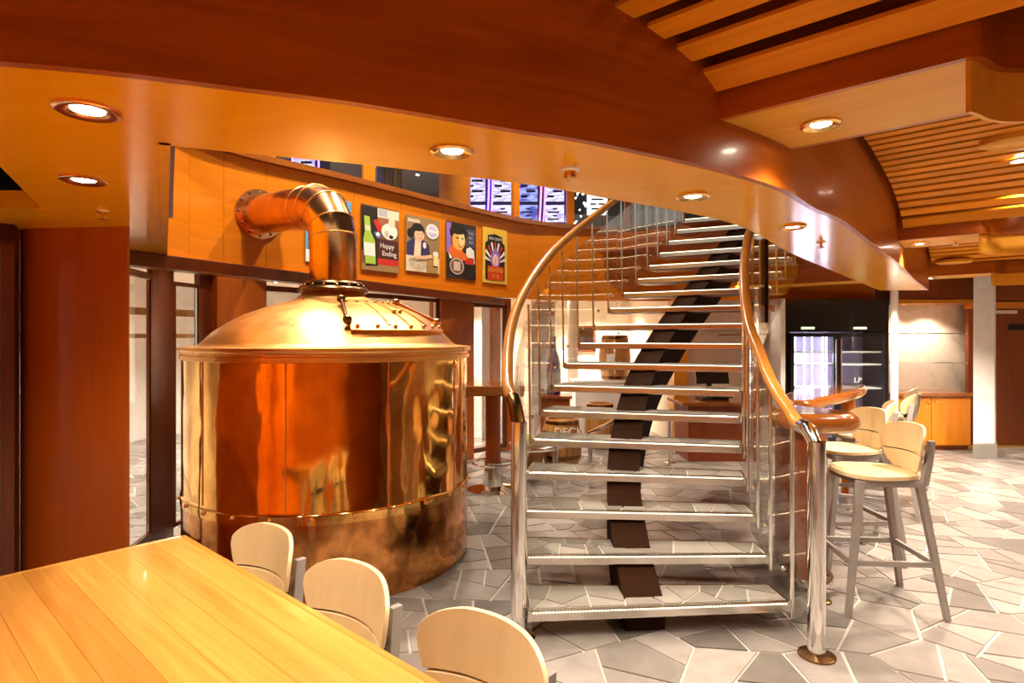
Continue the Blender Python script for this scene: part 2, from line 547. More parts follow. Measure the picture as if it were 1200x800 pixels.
def paving(x0, x1, y0, y1, cell, gap, rnd, bound=None, amin=0.6, amax=1.7):
    """crazy paving: coarse cells cut up by random lines into sharp cornered stones, each cut back by the joint"""
    big = cell * 2.6
    seeds = {}
    nx, ny = int((x1 - x0) / big) + 1, int((y1 - y0) / big) + 1
    for i in range(-1, nx + 1):
        for j in range(-1, ny + 1):
            seeds[(i, j)] = V2(x0 + (i + rnd.uniform(0.05, 0.95)) * big, y0 + (j + rnd.uniform(0.05, 0.95)) * big)
    cells = []
    R = big * 2.5
    for (i, j), p in seeds.items():
        poly = [p + V2(-R, -R), p + V2(R, -R), p + V2(R, R), p + V2(-R, R)]
        for a in range(-2, 3):
            for b in range(-2, 3):
                q = seeds.get((i + a, j + b))
                if q is None or (a == 0 and b == 0): continue
                n = (q - p).normalized()
                poly = clip(poly, n, n.dot((p + q) / 2))
                if len(poly) < 3: break
            if len(poly) < 3: break
        if bound and len(poly) >= 3:
            for n, d in bound:
                poly = clip(poly, n, d)
                if len(poly) < 3: break
        if len(poly) >= 3: cells.append(poly)
    out = []
    while cells:
        poly = cells.pop()
        ar = area(poly)
        if ar < cell * cell * 0.05: continue
        if ar < cell * cell * rnd.uniform(amin, amax) * 1.25:
            q = ccw(poly)
            r = list(q)
            for k in range(len(q)):
                e = q[(k + 1) % len(q)] - q[k]
                if e.length < 1e-6: continue
                n = V2(e.y, -e.x).normalized()
                r = clip(r, n, n.dot(q[k]) - gap * rnd.uniform(0.35, 0.65))
                if len(r) < 3: break
            if len(r) >= 3 and area(r) > cell * cell * 0.035: out.append((r, area(r)))
            continue
        # cut across the longest extent
        best = max(((a - b).length, k, l) for k, a in enumerate(poly) for l, b in enumerate(poly) if l > k)
        ax = (poly[best[1]] - poly[best[2]]).normalized()
        cand = None
        for _ in range(7):
            th = rnd.uniform(-0.45, 0.45)
            n = V2(ax.x * math.cos(th) - ax.y * math.sin(th), ax.x * math.sin(th) + ax.y * math.cos(th))
            c = sum(poly, V2(0, 0)) / len(poly) + ax * best[0] * rnd.uniform(-0.14, 0.14)
            a, b = clip(poly, n, n.dot(c)), clip(poly, -n, -n.dot(c))
            sc = 0
            for q in (a, b):
                if len(q) < 3: sc += 9; continue
                per = sum((q[k] - q[k - 1]).length for k in range(len(q)))
                sc += per * per / max(1e-9, area(q)) / 16 + (0.9 if len(q) == 3 else 0)
                sc += 0.4 * sum(1 for k in range(len(q)) if (q[k] - q[k - 1]).length < 0.12 * per / 4)
            if cand is None or sc < cand[0]: cand = (sc, a, b)
        a, b = cand[1], cand[2]
        for q in (a, b):
            if len(q) >= 3: cells.append(q)
    return out


def set_tone(o, vals):
    at = o.data.attributes.new('tone', 'FLOAT', 'FACE')
    at.data.foreach_set('value', vals)


stones = paving(-6.0, 8.6, -3.2, 12.6, 0.255, 0.015, rng, amin=0.5, amax=1.6)
scored = []
for poly, ar in stones:
    c = sum(poly, V2(0, 0)) / len(poly)
    vis = 0
    if c.y > 1.2:
        u, v = 600 + F * c.x / c.y, V0 + F * EYE / c.y
        if -30 < u < 1230 and v < 830:
            vis = ar / c.y ** 3
            if v > 675 - 0.23 * u + 0 and u < 215: vis *= 0.1          # under the table and pillars
            if u < 560 and v > 620 + (u - 215) * 0.57: vis *= 0.1
            if (c - V2(-1.277, 4.27)).length < 0.93: vis = 0
    scored.append((vis, poly, c))
scored.sort(key=lambda q: -q[0])
fill, tones = MB(), []
for i, (vis, poly, c) in enumerate(scored):
    tone = min(1, max(0, rng.betavariate(1.9, 1.25)))
    z = rng.uniform(-0.0015, 0.0015)
    if i < 290 and vis > 0:
        mb = MB().prism(poly, -0.02, z)
        o = mb.build('stone', M['stone'], floor)
        set_tone(o, [tone] * len(o.data.polygons))
    else:
        n0 = len(fill.f); fill.prism(poly, -0.02, z); tones += [tone] * (len(fill.f) - n0)
o = fill.build('paving_stones', M['stone'], floor, kind='stuff')
set_tone(o, tones)

# ---- curved ring beam round the stairwell: soffit, red-brown outer face, inner face, left soffit
left_edge = [V2(-1.05, 1.13), V2(-1.56, 1.82), V2(-1.91, 2.43), V2(-3.3, 2.43), V2(-3.3, 4.7), V2(-2.51, 4.28)]
i0 = min(range(len(outer)), key=lambda i: abs(outer[i].x + 1.05))
soff = [p for p in outer[i0:]] + list(reversed(inner)) + list(reversed(left_edge[2:])) + [left_edge[1]]
struct('trim_1', MB().prism(soff, Z_RING, Z_RING + 0.05), M['soffit'])
face = MB()
o2 = offs(outer, -0.025)
face.ring([[(a.x, a.y, Z_RING), (a.x, a.y, 2.78), (b.x, b.y, 2.78), (b.x, b.y, Z_RING)] for a, b in zip(outer, o2)])
struct('trim_2', face, M['darkface'], smooth=40)
face = MB()
inn = inner + [V2(4.56, 6.60)]
i2 = offs(inn, 0.025)
face.ring([[(a.x, a.y, Z_RING), (a.x, a.y, Z_UP), (b.x, b.y, Z_UP), (b.x, b.y, Z_RING)] for a, b in zip(inn, i2)])
face.wall((-0.943, 1.59), (-2.50, 4.27), Z_RING, Z_UP, 0.03, -1)
struct('trim_3', face, M['soffit'], smooth=40)
# narrow steel-edged slot where the left edge of the opening meets the soffit
slot = MB()
a, b = V2(-0.925, 1.60), V2(-1.50, 2.60)
slot.wall(a, b, 2.052, 2.9, 0.02, -1)
struct('trim_4', slot, M['frame'])
struct('trim_9', MB().cyl((b.x + 0.012, b.y, 2.05), (b.x + 0.012, b.y, 2.9), 0.012, n=12), M['steel'], smooth=40)
# recess at far left: back face and cap
rec = MB()
rec.wall((-1.90, 2.43), (-3.3, 2.43), Z_RING - 0.004, 2.12, 0.03, 1)
struct('trim_5', rec, M['soffit'])
rec = MB().prism([(-3.3, 1.2), (-1.12, 1.23), (-1.93, 2.44), (-2.0, 3.2), (-3.3, 3.2)], 2.5, 2.54)
rec.wall((-1.12, 1.23), (-1.93, 2.44), Z_RING + 0.05, 2.5, 0.02, -1)
rec.box((-3.3, 3.2, 2.1), (-2.0, 3.24, 2.5))
struct('trim_6', rec, M['void'])

# ---- slatted vault ceiling between beams
n_ = V2(0.666, 0.745).normalized(); d_ = V2(n_.y, -n_.x)
ceil_ = struct('ceiling', MB().box((-6.5, -3.6, 2.80), (9.0, 2.6, 2.86)).prism([(0.2, 2.0), (9, 2.0), (9, 13), (5.2, 13), (5.2, 8.0), (4.75, 6.8)], 2.80, 2.86), M['void'])
PER, BAY = 3.11, 2.68


def ring_t(p):
    """where the slat line n.x = p leaves the outer ring face (largest t)"""
    best = None
    for a, b in zip(outer, outer[1:]):
        fa, fb = a.dot(n_) - p, b.dot(n_) - p
        if fa * fb <= 0 and fa != fb:
            q = a.lerp(b, fa / (fa - fb)); t = q.dot(d_)
            if best is None or t > best: best = t
    return best


def vault(s):
    return EYE + 0.70 + 0.27 * math.sqrt(max(0.0, 1 - (2 * s - 1) ** 2))


slat_n = 0
for bay in range(3):
    p0 = -0.85 + PER * bay
    k = 24 if bay < 2 else 22
    for i in range(k):
        s0, s1 = (i + 0.14) / k, (i + 0.72) / k
        if bay == 2 or bay == 1:
            s0, s1 = (i + 0.06) / k, (i + 0.72) / k
        pa, pb = p0 + s0 * BAY, p0 + s1 * BAY
        ts = []
        for p in (pa, pb):
            t = ring_t(p)
            ts.append((t if t is not None else (-1.0 if bay < 2 else 2.05 - 0)) + (0.02 if bay == 0 else 0.055))
        if bay == 0 and ts[0] < -2.6: ts = [max(q, -2.6) for q in ts]
        te = 5.2 if bay == 0 else (4.6 if bay == 1 else 3.2)
        za, zb = vault(s0), vault(s1)
        P = [n_ * pa + d_ * ts[0], n_ * pa + d_ * te, n_ * pb + d_ * te, n_ * pb + d_ * ts[1]]
        zz = [za, za, zb, zb]
        vs = [(q.x, q.y, z) for q, z in zip(P, zz)] + [(q.x, q.y, z + 0.012) for q, z in zip(P, zz)]
        MB().add(vs, [(3, 2, 1, 0), (4, 5, 6, 7), (0, 1, 5, 4), (1, 2, 6, 5), (2, 3, 7, 6), (3, 0, 4, 7)]).build('slat', M['slat'], ceil_)
# solid wood ceiling behind the camera
for bay in (-1, -2):
    p0 = -0.85 + PER * bay
    q = [n_ * p0 + d_ * -4.5, n_ * p0 + d_ * 6.5, n_ * (p0 + BAY) + d_ * 6.5, n_ * (p0 + BAY) + d_ * -4.5]
    MB().prism(q, 2.40, 2.43).build('ceiling_panel', M['slat'], ceil_)


# ---- beams with an S-curved dropped edge
def beam(idx, p0, t_end, with_s=True, t_s=None):
    w = 0.427
    e = struct_empty('trim_%d' % (20 + idx), (0, 0, 0))
    def tt(p):
        t = ring_t(p)
        return (t if t is not None else -3.0) - 0.05
    a, b = tt(p0), tt(p0 + w)
    front = [n_ * p0 + d_ * a]
    cur = None
    if with_s:
        cur = catmull([n_ * (p0 + q) + d_ * (t_s + r) for q, r in ((0, 0), (0.03, 0.012), (0.115, 0.04), (0.178, 0.10), (0.19, 0.2), (0.17, 0.34), (0.10, 0.48), (0.03, 0.6), (0.0, 0.72))], 8)
        front += cur
    front.append(n_ * p0 + d_ * t_end)
    back = [n_ * (p0 + w) + d_ * b, n_ * (p0 + w) + d_ * t_end]
    MB().prism(front + [back[1], back[0]], Z_BEAM, Z_BEAM + 0.03).build('beam_soffit', M['beam'], e)
    f2 = offs(front, -0.02)
    mb = MB().ring([[(q.x, q.y, Z_BEAM), (q.x, q.y, 2.79), (r.x, r.y, 2.79), (r.x, r.y, Z_BEAM)] for q, r in zip(front, f2)])
    mb.wall(back[0], back[1], Z_BEAM, 2.79, 0.025, 1)
    mb.build('beam_face', M['darkface'], e, smooth=40)
    if with_s:
        c2 = offs(cur, 0.012)
        mb = MB().ring([[(q.x, q.y, 2.08), (q.x, q.y, Z_BEAM - 0.001), (r.x, r.y, Z_BEAM - 0.001), (r.x, r.y, 2.08)] for q, r in zip(cur, c2)])
        mb.build('curved_drop', M['beam'], e, smooth=40)
    return e


beam(1, 1.831, 4.4, True, -0.136)
beam(2, 4.94, 4.2, True, -0.315)
e3 = beam(3, 8.05, 3.4, True, -0.42)
beam(0, -1.28, 5.5, False)

# ---- far inner fascia below the upper level, built of veneer panels with open joints
wf = struct_empty('wall_back', (0, 0, 0))
breaks = [190, 222, 262, 312, 368, 414.5, 470, 518, 560.5, 622, 700, 790, 880, 960, 1042]
pts = []
for u in breaks:
    try: pts.append(on_curve(fas, u))
    except ValueError: pts.append((fas[0], (fas[1] - fas[0]).normalized()) if u < 300 else (fas[-1], (fas[-1] - fas[-2]).normalized()))
fo = offs(fas, 0.06)
MB().ring([[(a.x, a.y, Z_RING + 0.02), (a.x, a.y, Z_SILL - 0.02), (b.x, b.y, Z_SILL - 0.02), (b.x, b.y, Z_RING + 0.02)] for a, b in zip(offs(fas, 0.022), fo)]).build('backing', M['fascia'], wf, smooth=40)


def arc_index(p):
    return min(range(len(fas)), key=lambda i: (fas[i] - p).length)


for (pa, ta), (pb, tb) in zip(pts, pts[1:]):
    ia, ib = arc_index(pa), arc_index(pb)
    seg = [pa + ta * 0.002] + [q for q in fas[ia + 1:ib] if (q - pa).length > 0.05 and (q - pb).length > 0.05] + [pb - tb * 0.002]
    s2 = offs(seg, 0.02)
    MB().ring([[(a.x, a.y, Z_RING + 0.09), (a.x, a.y, Z_SILL), (b.x, b.y, Z_SILL), (b.x, b.y, Z_RING + 0.09)] for a, b in zip(seg, s2)]).build('panel', M['fascia'], wf, smooth=40)
lip, lo_ = offs(fas, -0.02), offs(fas, 0.03)
MB().ring([[(a.x, a.y, Z_RING), (a.x, a.y, Z_RING + 0.085), (b.x, b.y, Z_RING + 0.085), (b.x, b.y, Z_RING)] for a, b in zip(lip, lo_)]).build('bottom_band', M['fascia'], wf, smooth=40)
a1, a2 = offs(fas, -0.06), offs(fas, 0.10)
MB().ring([[(a.x, a.y, Z_SILL), (a.x, a.y, Z_SILL + 0.055), (b.x, b.y, Z_SILL + 0.055), (b.x, b.y, Z_SILL)] for a, b in zip(a1, a2)]).build('sill_rail', M['bar'], wf, smooth=40)

# ---- upper level: slab, landing, ceiling, glazing on the sill
up = [p + V2(0, 0.02) for p in offs(fas, 0.062)] + [V2(9, 8.3), V2(9, 15), V2(-6.5, 15), V2(-6.5, 4.0), V2(-2.62, 4.2)]
struct('floor_upper', MB().prism(up, 2.32, Z_UP), M['cream'])
struct('ceiling_upper', MB().box((-6.5, 0.6, 5.05), (9, 15, 5.12)), M['dark_up'])
struct('wall_upper', MB().box((-6.5, 14.6, 2.95), (9, 14.7, 5.05)), M['dark_up'])

win = struct_empty('window_9', (0, 0, 0))
fw = offs(fas, 0.05)


def post_u(u, w, z1=4.9, mat='fascia', name='mullion', dep=0.06):
    p, t = on_curve(fw, u)
    MB().rbox((p.x, p.y, (Z_SILL + 0.055 + z1) / 2), (w, dep, z1 - Z_SILL - 0.055), math.atan2(t.y, t.x)).build(name, M[mat], win)


for u, w in ((432, 0.12), (604, 0.10), (668, 0.11), (318, 0.05), (735, 0.08), (800, 0.08)):
    post_u(u, w)
edges = [262, 318, 432, 533, 604, 668, 735, 800]
for ua, ub in zip(edges, edges[1:]):
    pa, pb = on_curve(fw, ua)[0], on_curve(fw, ub)[0]
    MB().wall(pa, pb, Z_SILL + 0.055, 4.4, 0.008, 1).build('pane', M['pane'], win)
p, t = on_curve(offs(fas, 0.30), 533)
col = MB().lathe([(0.2, Z_SILL - 0.1), (0.2, 5.05)], (p.x, p.y, 0), 32)
struct('trim_7', col, M['fascia'], smooth=40)

# ---- lower left window wall and pillars
PW = [V2(-2.28, 3.05), V2(-2.55, 4.45), V2(-2.42, 5.15), V2(-1.72, 6.05), V2(-0.87, 7.2), V2(0.0, 8.12)]


def pw(u):
    return on_curve(PW, u)[0]


wl = struct_empty('wall_left', (0, 0, 0))


def pier(u0, u1, z0, z1, th, mat, name, back=0.0):
    a, b = pw(u0), pw(u1)
    d = (b - a).normalized(); n = V2(-d.y, d.x)
    MB().wall(a + n * back, b + n * back, z0, z1, th, 1).build(name, M[mat], wl, bevel=0.006)


def window(idx, u0, u1, z0, z1, fr=0.05, dp=0.07):
    a, b = pw(u0), pw(u1)
    d = (b - a).normalized(); n = V2(-d.y, d.x)
    w = struct_empty('window_%d' % idx, (0, 0, 0))
    mb = MB()
    mb.wall(a, a + d * fr, z0, z1, dp, 1); mb.wall(b - d * fr, b, z0, z1, dp, 1)
    mb.wall(a, b, z0, z0 + fr, dp, 1); mb.wall(a, b, z1 - fr, z1, dp, 1)
    mb.build('window_frame', M['frame'], w)
    tr = MB()
    ia, ib = a + d * fr, b - d * fr
    tr.wall(ib - d * 0.012 + n * dp * .25, ib + n * dp * .25, z0 + fr, z1 - fr, dp * .5, 1)
    tr.wall(ia + n * dp * .25, ia + d * 0.008 + n * dp * .25, z0 + fr, z1 - fr, dp * .5, 1)
    tr.build('glazing_bead', M['steel'], w)
    MB().wall(ia + n * dp * .45, ib + n * dp * .45, z0 + fr, z1 - fr, 0.008, 1).build('pane', M['pane'], w)


window(1, 128, 180, 0.14, 1.97, 0.045, 0.03)
pier(178, 204, 0, Z_RING, 0.035, 'frame', 'pier')
window(2, 203, 236, 0.10, 1.95, 0.03, 0.03)
pier(235, 252, 0, Z_RING, 0.06, 'frame', 'pier')
pier(248, 306, 0, Z_RING, 0.22, 'pillar', 'pier', -0.07)
window(3, 304, 516, 0.9, 2.0, 0.05)
pier(304, 516, 0, 0.9, 0.1, 'pillar', 'dado')
pier(514, 552, 0, Z_RING, 0.24, 'pillar', 'pier', -0.06)
pier(118, 592, Z_RING - 0.09, Z_RING, 0.12, 'frame', 'head_rail')
window(4, 550, 594, 0.05, 1.98, 0.06)
pier(592, 599, 0, Z_RING, 0.3, 'pillar', 'pier')
# big rounded pillar on the left
pts_ = []
PC = [V2(-1.79, 2.80), V2(-2.16, 3.30), V2(-2.62, 3.22), V2(-2.36, 2.86)]
for i, (p, rr) in enumerate(zip(PC, (0.03, 0.05, 0.05, 0.07))):
    a, b = (PC[i - 1] - p).normalized(), (PC[(i + 1) % 4] - p).normalized()
    for k in range(9):
        t = k / 8
        pts_.append((p + a * rr) * (1 - t) ** 2 + p * (2 * t * (1 - t)) + (p + b * rr) * t * t)
struct('trim_8', MB().prism(pts_, 0, Z_RING), M['pillar'], smooth=40)
# door at the extreme left
dl = struct_empty('door_1', (0, 0, 0))
A, B = V2(-2.30, 2.76), V2(-2.62, 2.3)
dv = (A - B).normalized()
mb = MB().wall(A - dv * 0.05, A, 0, 2.05, 0.08, 1).wall(A - dv * 0.13, A - dv * 0.055, 0, 2.0, 0.06, 1)
mb.wall(B, A, 1.95, 2.05, 0.08, 1)
mb.prism([(-2.30, 2.76), (-2.352, 2.85), (-2.62, 3.2), (-2.72, 3.1)], 0, 2.05)
mb.build('door_frame', M['frame'], dl)
MB().wall(B - dv * 1.2, A - dv * 0.14, 0.0, 1.95, 0.02, 1).build('pane', M['pane'], dl)
# outer wall panels behind the camera and at the right end, closing the room
struct('wall_front', MB().box((-6.5, -3.7, 0), (9, -3.6, 2.8)), M['fascia'])
struct('wall_left_2', MB().wall((-2.66, 2.24), (-5.2, -0.9), 0, 2.8, 0.1, -1).wall((-5.2, -0.9), (-5.2, -3.6), 0, 2.8, 0.1, -1), M['fascia'])
struct('wall_right', MB().box((8.2, -3.6, 0), (8.3, 9, 2.8)), M['cream'])

# ---- lit promenade beyond the left windows
struct('wall_promenade', MB().wall((-6.4, 2.2), (-5.6, 9.0), 0, 2.32, 0.1, -1).wall((-5.6, 9.0), (-3.6, 11.6), 0, 2.32, 0.1, 1), M['white'])
struct('ceiling_promenade', MB().prism([V2(-6.5, 2.0), V2(-3.32, 2.5), V2(-3.32, 4.75), V2(-2.7, 4.3), V2(-6.5, 4.3)], 2.32, 2.4), M['white'])
struct('trim_10', MB().wall((-4.9, 4.3), (-3.8, 7.6), 1.78, 1.86, 0.1, 1).wall((-5.0, 4.3), (-3.9, 7.6), 1.52, 1.57, 0.1, 1), M['bronze'])
struct('trim_11', MB().box((-0.45, 8.9, 0), (-0.18, 9.15, 2.32)), M['white'])

# ---- far room under the upper deck and right-hand back wall
struct('wall_far', MB().box((-6.5, 11.6, 0), (3.4, 11.7, 2.32)), M['cream'])
wr = struct_empty('wall_back_right', (0, 0, 0))
MB().box((2.45, 8.62, 0), (8.2, 8.74, 2.3)).build('wall_sheet', M['cream'], wr)
MB().box((2.28, 8.40, 0), (2.46, 8.74, 2.3)).build('end_panel', M['cabinet'], wr)
MB().box((2.30, 8.70, 0.0), (2.44, 11.6, 2.3)).build('return_panel', M['cream'], wr)
# bulkhead above the niche
struct('trim_12', MB().box((5.22, 8.12, 2.04), (8.2, 8.6, 2.8)), M['door'])
struct('trim_13', MB().box((5.2, 8.10, 1.99), (6.42, 8.6, 2.04)), M['cabinet'])
# white column with grey foot
cw = struct_empty('trim_14', (0, 0, 0))
MB().prism([(5.83, 7.55), (6.10, 7.55), (6.32, 7.80), (6.05, 7.80)], 0.18, Z_BEAM + 0.1).build('shaft', M['white'], cw, bevel=0.01)
MB().prism([(5.81, 7.53), (6.115, 7.53), (6.345, 7.82), (6.04, 7.82)], 0, 0.18).build('foot', M['skirt'], cw, bevel=0.004)
# thin white post
struct('trim_15', MB().cyl((4.83, 7.55, 0), (4.83, 7.55, 2.8), 0.045, n=20), M['white'], smooth=40)
struct('trim_16', MB().box((3.60, 8.0, 0), (3.66, 8.6, 2.05)), M['white'])
# door on the far right
dr = struct_empty('door_2', (0, 0, 0))
MB().box((6.42, 8.40, 0), (7.9, 8.46, 1.93)).build('door_leaf', M['door'], dr)
MB().box((6.40, 8.34, 1.93), (8.0, 8.46, 2.02)).build('door_head', M['cabinet'], dr)
MB().box((6.72, 8.33, 1.86), (7.05, 8.40, 1.905)).build('door_closer', M['cream'], dr)
MB().box((6.98, 8.385, 1.63), (7.4, 8.40, 1.71)).build('name_plate', M['black'], dr)
struct('baseboard_right', MB().box((6.12, 8.30, 0), (8.2, 8.40, 0.03)), M['brass'])

# =========================================================================================== LIGHTS
def downlight(p, label, z, watts=SPOT_W, r=0.062, trim='brass', group=None, cone=128):
    t = thing('downlight', label, 'ceiling light', (p[0], p[1], z), group)
    prof = [(r, 0.0), (r, -0.006), (r * 0.86, -0.011), (r * 0.62, -0.006), (r * 0.50, -0.002)]
    MB().lathe([(a, b + z) for a, b in prof], (p[0], p[1], 0), 28, False).build('trim_ring', M[trim], t, smooth=50)
    MB().lathe([(r * 0.50, z - 0.003), (r * 0.3, z - 0.007), (0.001, z - 0.008)], (p[0], p[1], 0), 20, False).build('bulb', M['bulb'], t, smooth=50)
    if watts: lamp(t, (0, 0, -0.03), watts, cone=cone)
    return t


ring_lights = [
    (103, 128, 'large oval downlight with copper trim nearest the table, upper left of the soffit'),
    (98, 210, 'copper trimmed downlight in the left soffit, just above the wide wooden pillar'),
    (530, 176, 'downlight in the curved orange soffit above the four posters'),
    (812, 229, 'downlight in the curved soffit directly above the upper stair treads'),
    (929, 265, 'downlight in the pale shiny part of the curved soffit, right of the right handrail'),
]
for u, v, lb in ring_lights:
    q = at_z(u, v, Z_RING)
    downlight(q, lb, Z_RING, watts=SPOT_W if u > 300 else 15, r=0.06 if u > 300 else 0.068, trim='copperpipe' if u < 300 else 'brass')
q = at_z(962, 145, Z_BEAM)
downlight(q, 'downlight in the pale near ceiling beam at top right', Z_BEAM, r=0.06)
# lamps along the far beams that the photograph shows
for (p, t, lb) in ((4.94 + 0.22, -0.90, 'bright downlight at the left end of the middle ceiling beam'),
                   (4.94 + 0.22, -0.68, 'second downlight along the middle ceiling beam, beside the sprinkler'),
                   (4.94 + 0.30, 0.02, 'downlight under the curved drop of the middle ceiling beam, far right'),
                   (8.05 + 0.2, -1.30, 'small downlight in the farthest ceiling beam above the fridge post'),
                   (8.05 + 0.2, -0.98, 'small downlight in the farthest ceiling beam left of the white column')):
    q = n_ * p + d_ * t
    downlight(q, lb, Z_BEAM, watts=85)
# unseen lamps added on the beams past the frame to light the room
extra = [(1.831 + 0.21, 0.7), (1.831 + 0.21, 1.7), (1.831 + 0.21, 2.8), (4.94 + 0.21, 0.9), (4.94 + 0.21, 1.9), (4.94 + 0.21, 2.9), (8.05 + 0.2, 0.4), (8.05 + 0.2, 1.4),
         (-1.07, 1.8), (-1.07, 3.0), (-1.07, 0.3)]
for i, (p, t) in enumerate(extra):
    q = n_ * p + d_ * t
    downlight(q, 'added downlight in a ceiling beam beyond the edge of the picture', Z_BEAM, watts=(125 if p > 8 else 40) if p > 0 else 22, group='added downlights beyond the picture')
for i, (p, t) in enumerate(((-2.6, 0.5), (-2.6, 2.2), (-2.9, -1.6), (-4.6, 0.5), (-4.6, 2.6), (-4.4, -1.2), (-4.0, -2.6))):  # lamps added behind the camera to brighten the walls the kettle reflects
    q = n_ * p + d_ * t
    downlight(q, 'added downlight in the wooden ceiling behind the viewpoint', 2.40, watts=110 if p < -4 else 40, group='added downlights behind the viewpoint')
# unseen lamps added under the upper deck to brighten far room and promenade
for i, (x, y) in enumerate(((0.9, 9.6), (-1.3, 9.4), (1.6, 10.8), (-0.6, 10.9), (-3.6, 5.9), (-4.6, 4.0), (-3.4, 8.6), (-4.4, 6.8))):
    downlight((x, y), 'added downlight under the upper deck beyond the stairs and windows', 2.32, watts=170, group='added downlights under the upper deck')
# unseen upper ceiling lamps added to light the veneer wall and kettle top
for i, (x, y) in enumerate(((-1.0, 3.4), (-0.4, 5.4), (-2.0, 5.2), (-1.6, 4.3), (0.2, 7.0))):
    downlight((x, y), 'added downlight in the upper ceiling over the stairwell', 5.05, watts=(150 if i else 60), group='added upper ceiling lamps over the stairwell', r=0.08, cone=110)
for i, (x, y) in enumerate(((-4.0, 11.6), (-3.1, 10.4), (-3.4, 11.85), (-3.12, 12.1), (-2.05, 12.95), (-1.3, 11.0), (0.6, 12.6))):
    downlight((x, y), 'small bright lamp in the dark ceiling of the games room', 5.05, watts=60, group='games room ceiling lamps', r=0.07)

for (x, y, z, lb) in ((5.45, 8.33, 1.99, 'small downlight over the cream niche, left of two'), (5.95, 8.33, 1.99, 'small downlight over the cream niche, right of two'),
                     (3.2, 8.42, 2.30, 'small downlight over the glass shelves left of the fridge')):
    downlight((x, y), lb, z, watts=26, r=0.04)

# smoke detector and sprinklers
q = at_z(668, 196, Z_RING)
t = thing('smoke_detector', 'small cream smoke detector under the curved orange soffit', 'detector', q)
MB().lathe([(0.03, Z_RING), (0.03, Z_RING - 0.01), (0.022, Z_RING - 0.014)], (q.x, q.y, 0), 20).build('mount', M['white'], t, smooth=40)
MB().lathe([(0.02, Z_RING - 0.014), (0.02, Z_RING - 0.032), (0.012, Z_RING - 0.042), (0.002, Z_RING - 0.043)], (q.x, q.y, 0), 20).build('sensor', M['brass'], t, smooth=40)


def sprinkler(q, z, label):
    t = thing('sprinkler', label, 'sprinkler', (q[0], q[1], z))
    MB().lathe([(0.024, z), (0.022, z - 0.006), (0.008, z - 0.01), (0.008, z - 0.03)], (q[0], q[1], 0), 16).build('socket', M['brass'], t, smooth=40)
    MB().lathe([(0.018, z - 0.03), (0.018, z - 0.033), (0.003, z - 0.036)], (q[0], q[1], 0), 14).build('deflector', M['steel'], t, smooth=40)


sprinkler(at_z(120, 247, Z_RING), Z_RING, 'small brass sprinkler in the left soffit above the wide pillar')
sprinkler(at_z(962, 283, Z_RING), Z_RING, 'small brass sprinkler near the tip of the curved soffit')
sprinkler(n_ * (4.94 + 0.24) + d_ * -0.47, Z_BEAM, 'sprinkler hanging under the middle ceiling beam')
# oval plates with speakers or lamps set in the slats of the middle and far bay
for (u, v, z, lb) in ((1196, 160, 2.497, 'oval wooden plate set in the slats, upper right edge'), (1118, 305, 2.35, 'oval wooden plate set in the far slats above the white column')):
    q = at_z(u, v, z)
    mb = MB()
    mb.lathe([(0.001, -0.02), (0.17, -0.02), (0.2, -0.008), (0.2, 0.02)], (0, 0, 0), 36)
    mb.v = [(x * 0.8, y * 0.5, zz) for x, y, zz in mb.v]
    ca, sa = math.cos(DIR), math.sin(DIR)
    mb.v = [(q.x + x * ca - y * sa, q.y + x * sa + y * ca, z - 0.015 + zz) for x, y, zz in mb.v]
    tag(mb.build('ceiling_plate', M['beam'], smooth=40), lb, 'ceiling plate')
for (u, v, lb) in ((1196, 189, 'white lamp in the slatted ceiling at the right edge, upper of two'), (1198, 213, 'white lamp in the slatted ceiling at the right edge, lower of two')):
    q = at_z(u, v, 2.46)
    downlight(q, lb, 2.47, watts=30, r=0.05, trim='white')

# =========================================================================================== COPPER BREWING TANK
TC = Vector((-1.277, 4.27, 0))
tank = thing('brewing_kettle', 'large round riveted copper brewing kettle with domed lid and bent flue', 'kettle', TC)
R = 0.955
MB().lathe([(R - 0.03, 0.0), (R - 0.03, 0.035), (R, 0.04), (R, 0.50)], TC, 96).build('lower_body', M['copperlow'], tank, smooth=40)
MB().lathe([(R + 0.006, 0.48), (R + 0.006, 0.53), (R + 0.002, 0.534), (R - 0.002, 0.55), (R - 0.002, 1.40), (R + 0.004, 1.405)], TC, 96, False).build('upper_body', M['copper'], tank, smooth=40)
MB().lathe([(R, 1.385), (R + 0.012, 1.39), (R + 0.012, 1.415), (R + 0.002, 1.42), (R + 0.002, 1.432), (R + 0.02, 1.437), (R + 0.024, 1.452), (R + 0.018, 1.466), (R - 0.06, 1.474), (R - 0.07, 1.47)], TC, 96, False).build('rim', M['copperdome'], tank, smooth=60)
dome = [(R - 0.05, 1.465), (0.86, 1.482), (0.845, 1.495), (0.78, 1.56), (0.69, 1.625), (0.58, 1.685), (0.46, 1.732), (0.35, 1.765), (0.27, 1.792), (0.225, 1.82), (0.205, 1.85), (0.195, 1.87)]
dm = MB().lathe(dome, TC, 96, False).build('dome', M['copperdome'], tank, smooth=60)
rv = MB()
for k in range(26):
    a = 2 * PI * k / 26 + 0.05
    p = TC + Vector((math.cos(a) * (R + 0.008), math.sin(a) * (R + 0.008), 0.515))
    rv.ball(p, 0.014, 8)
rv.build('rivets', M['copperdome'], tank, smooth=60, kind='stuff')
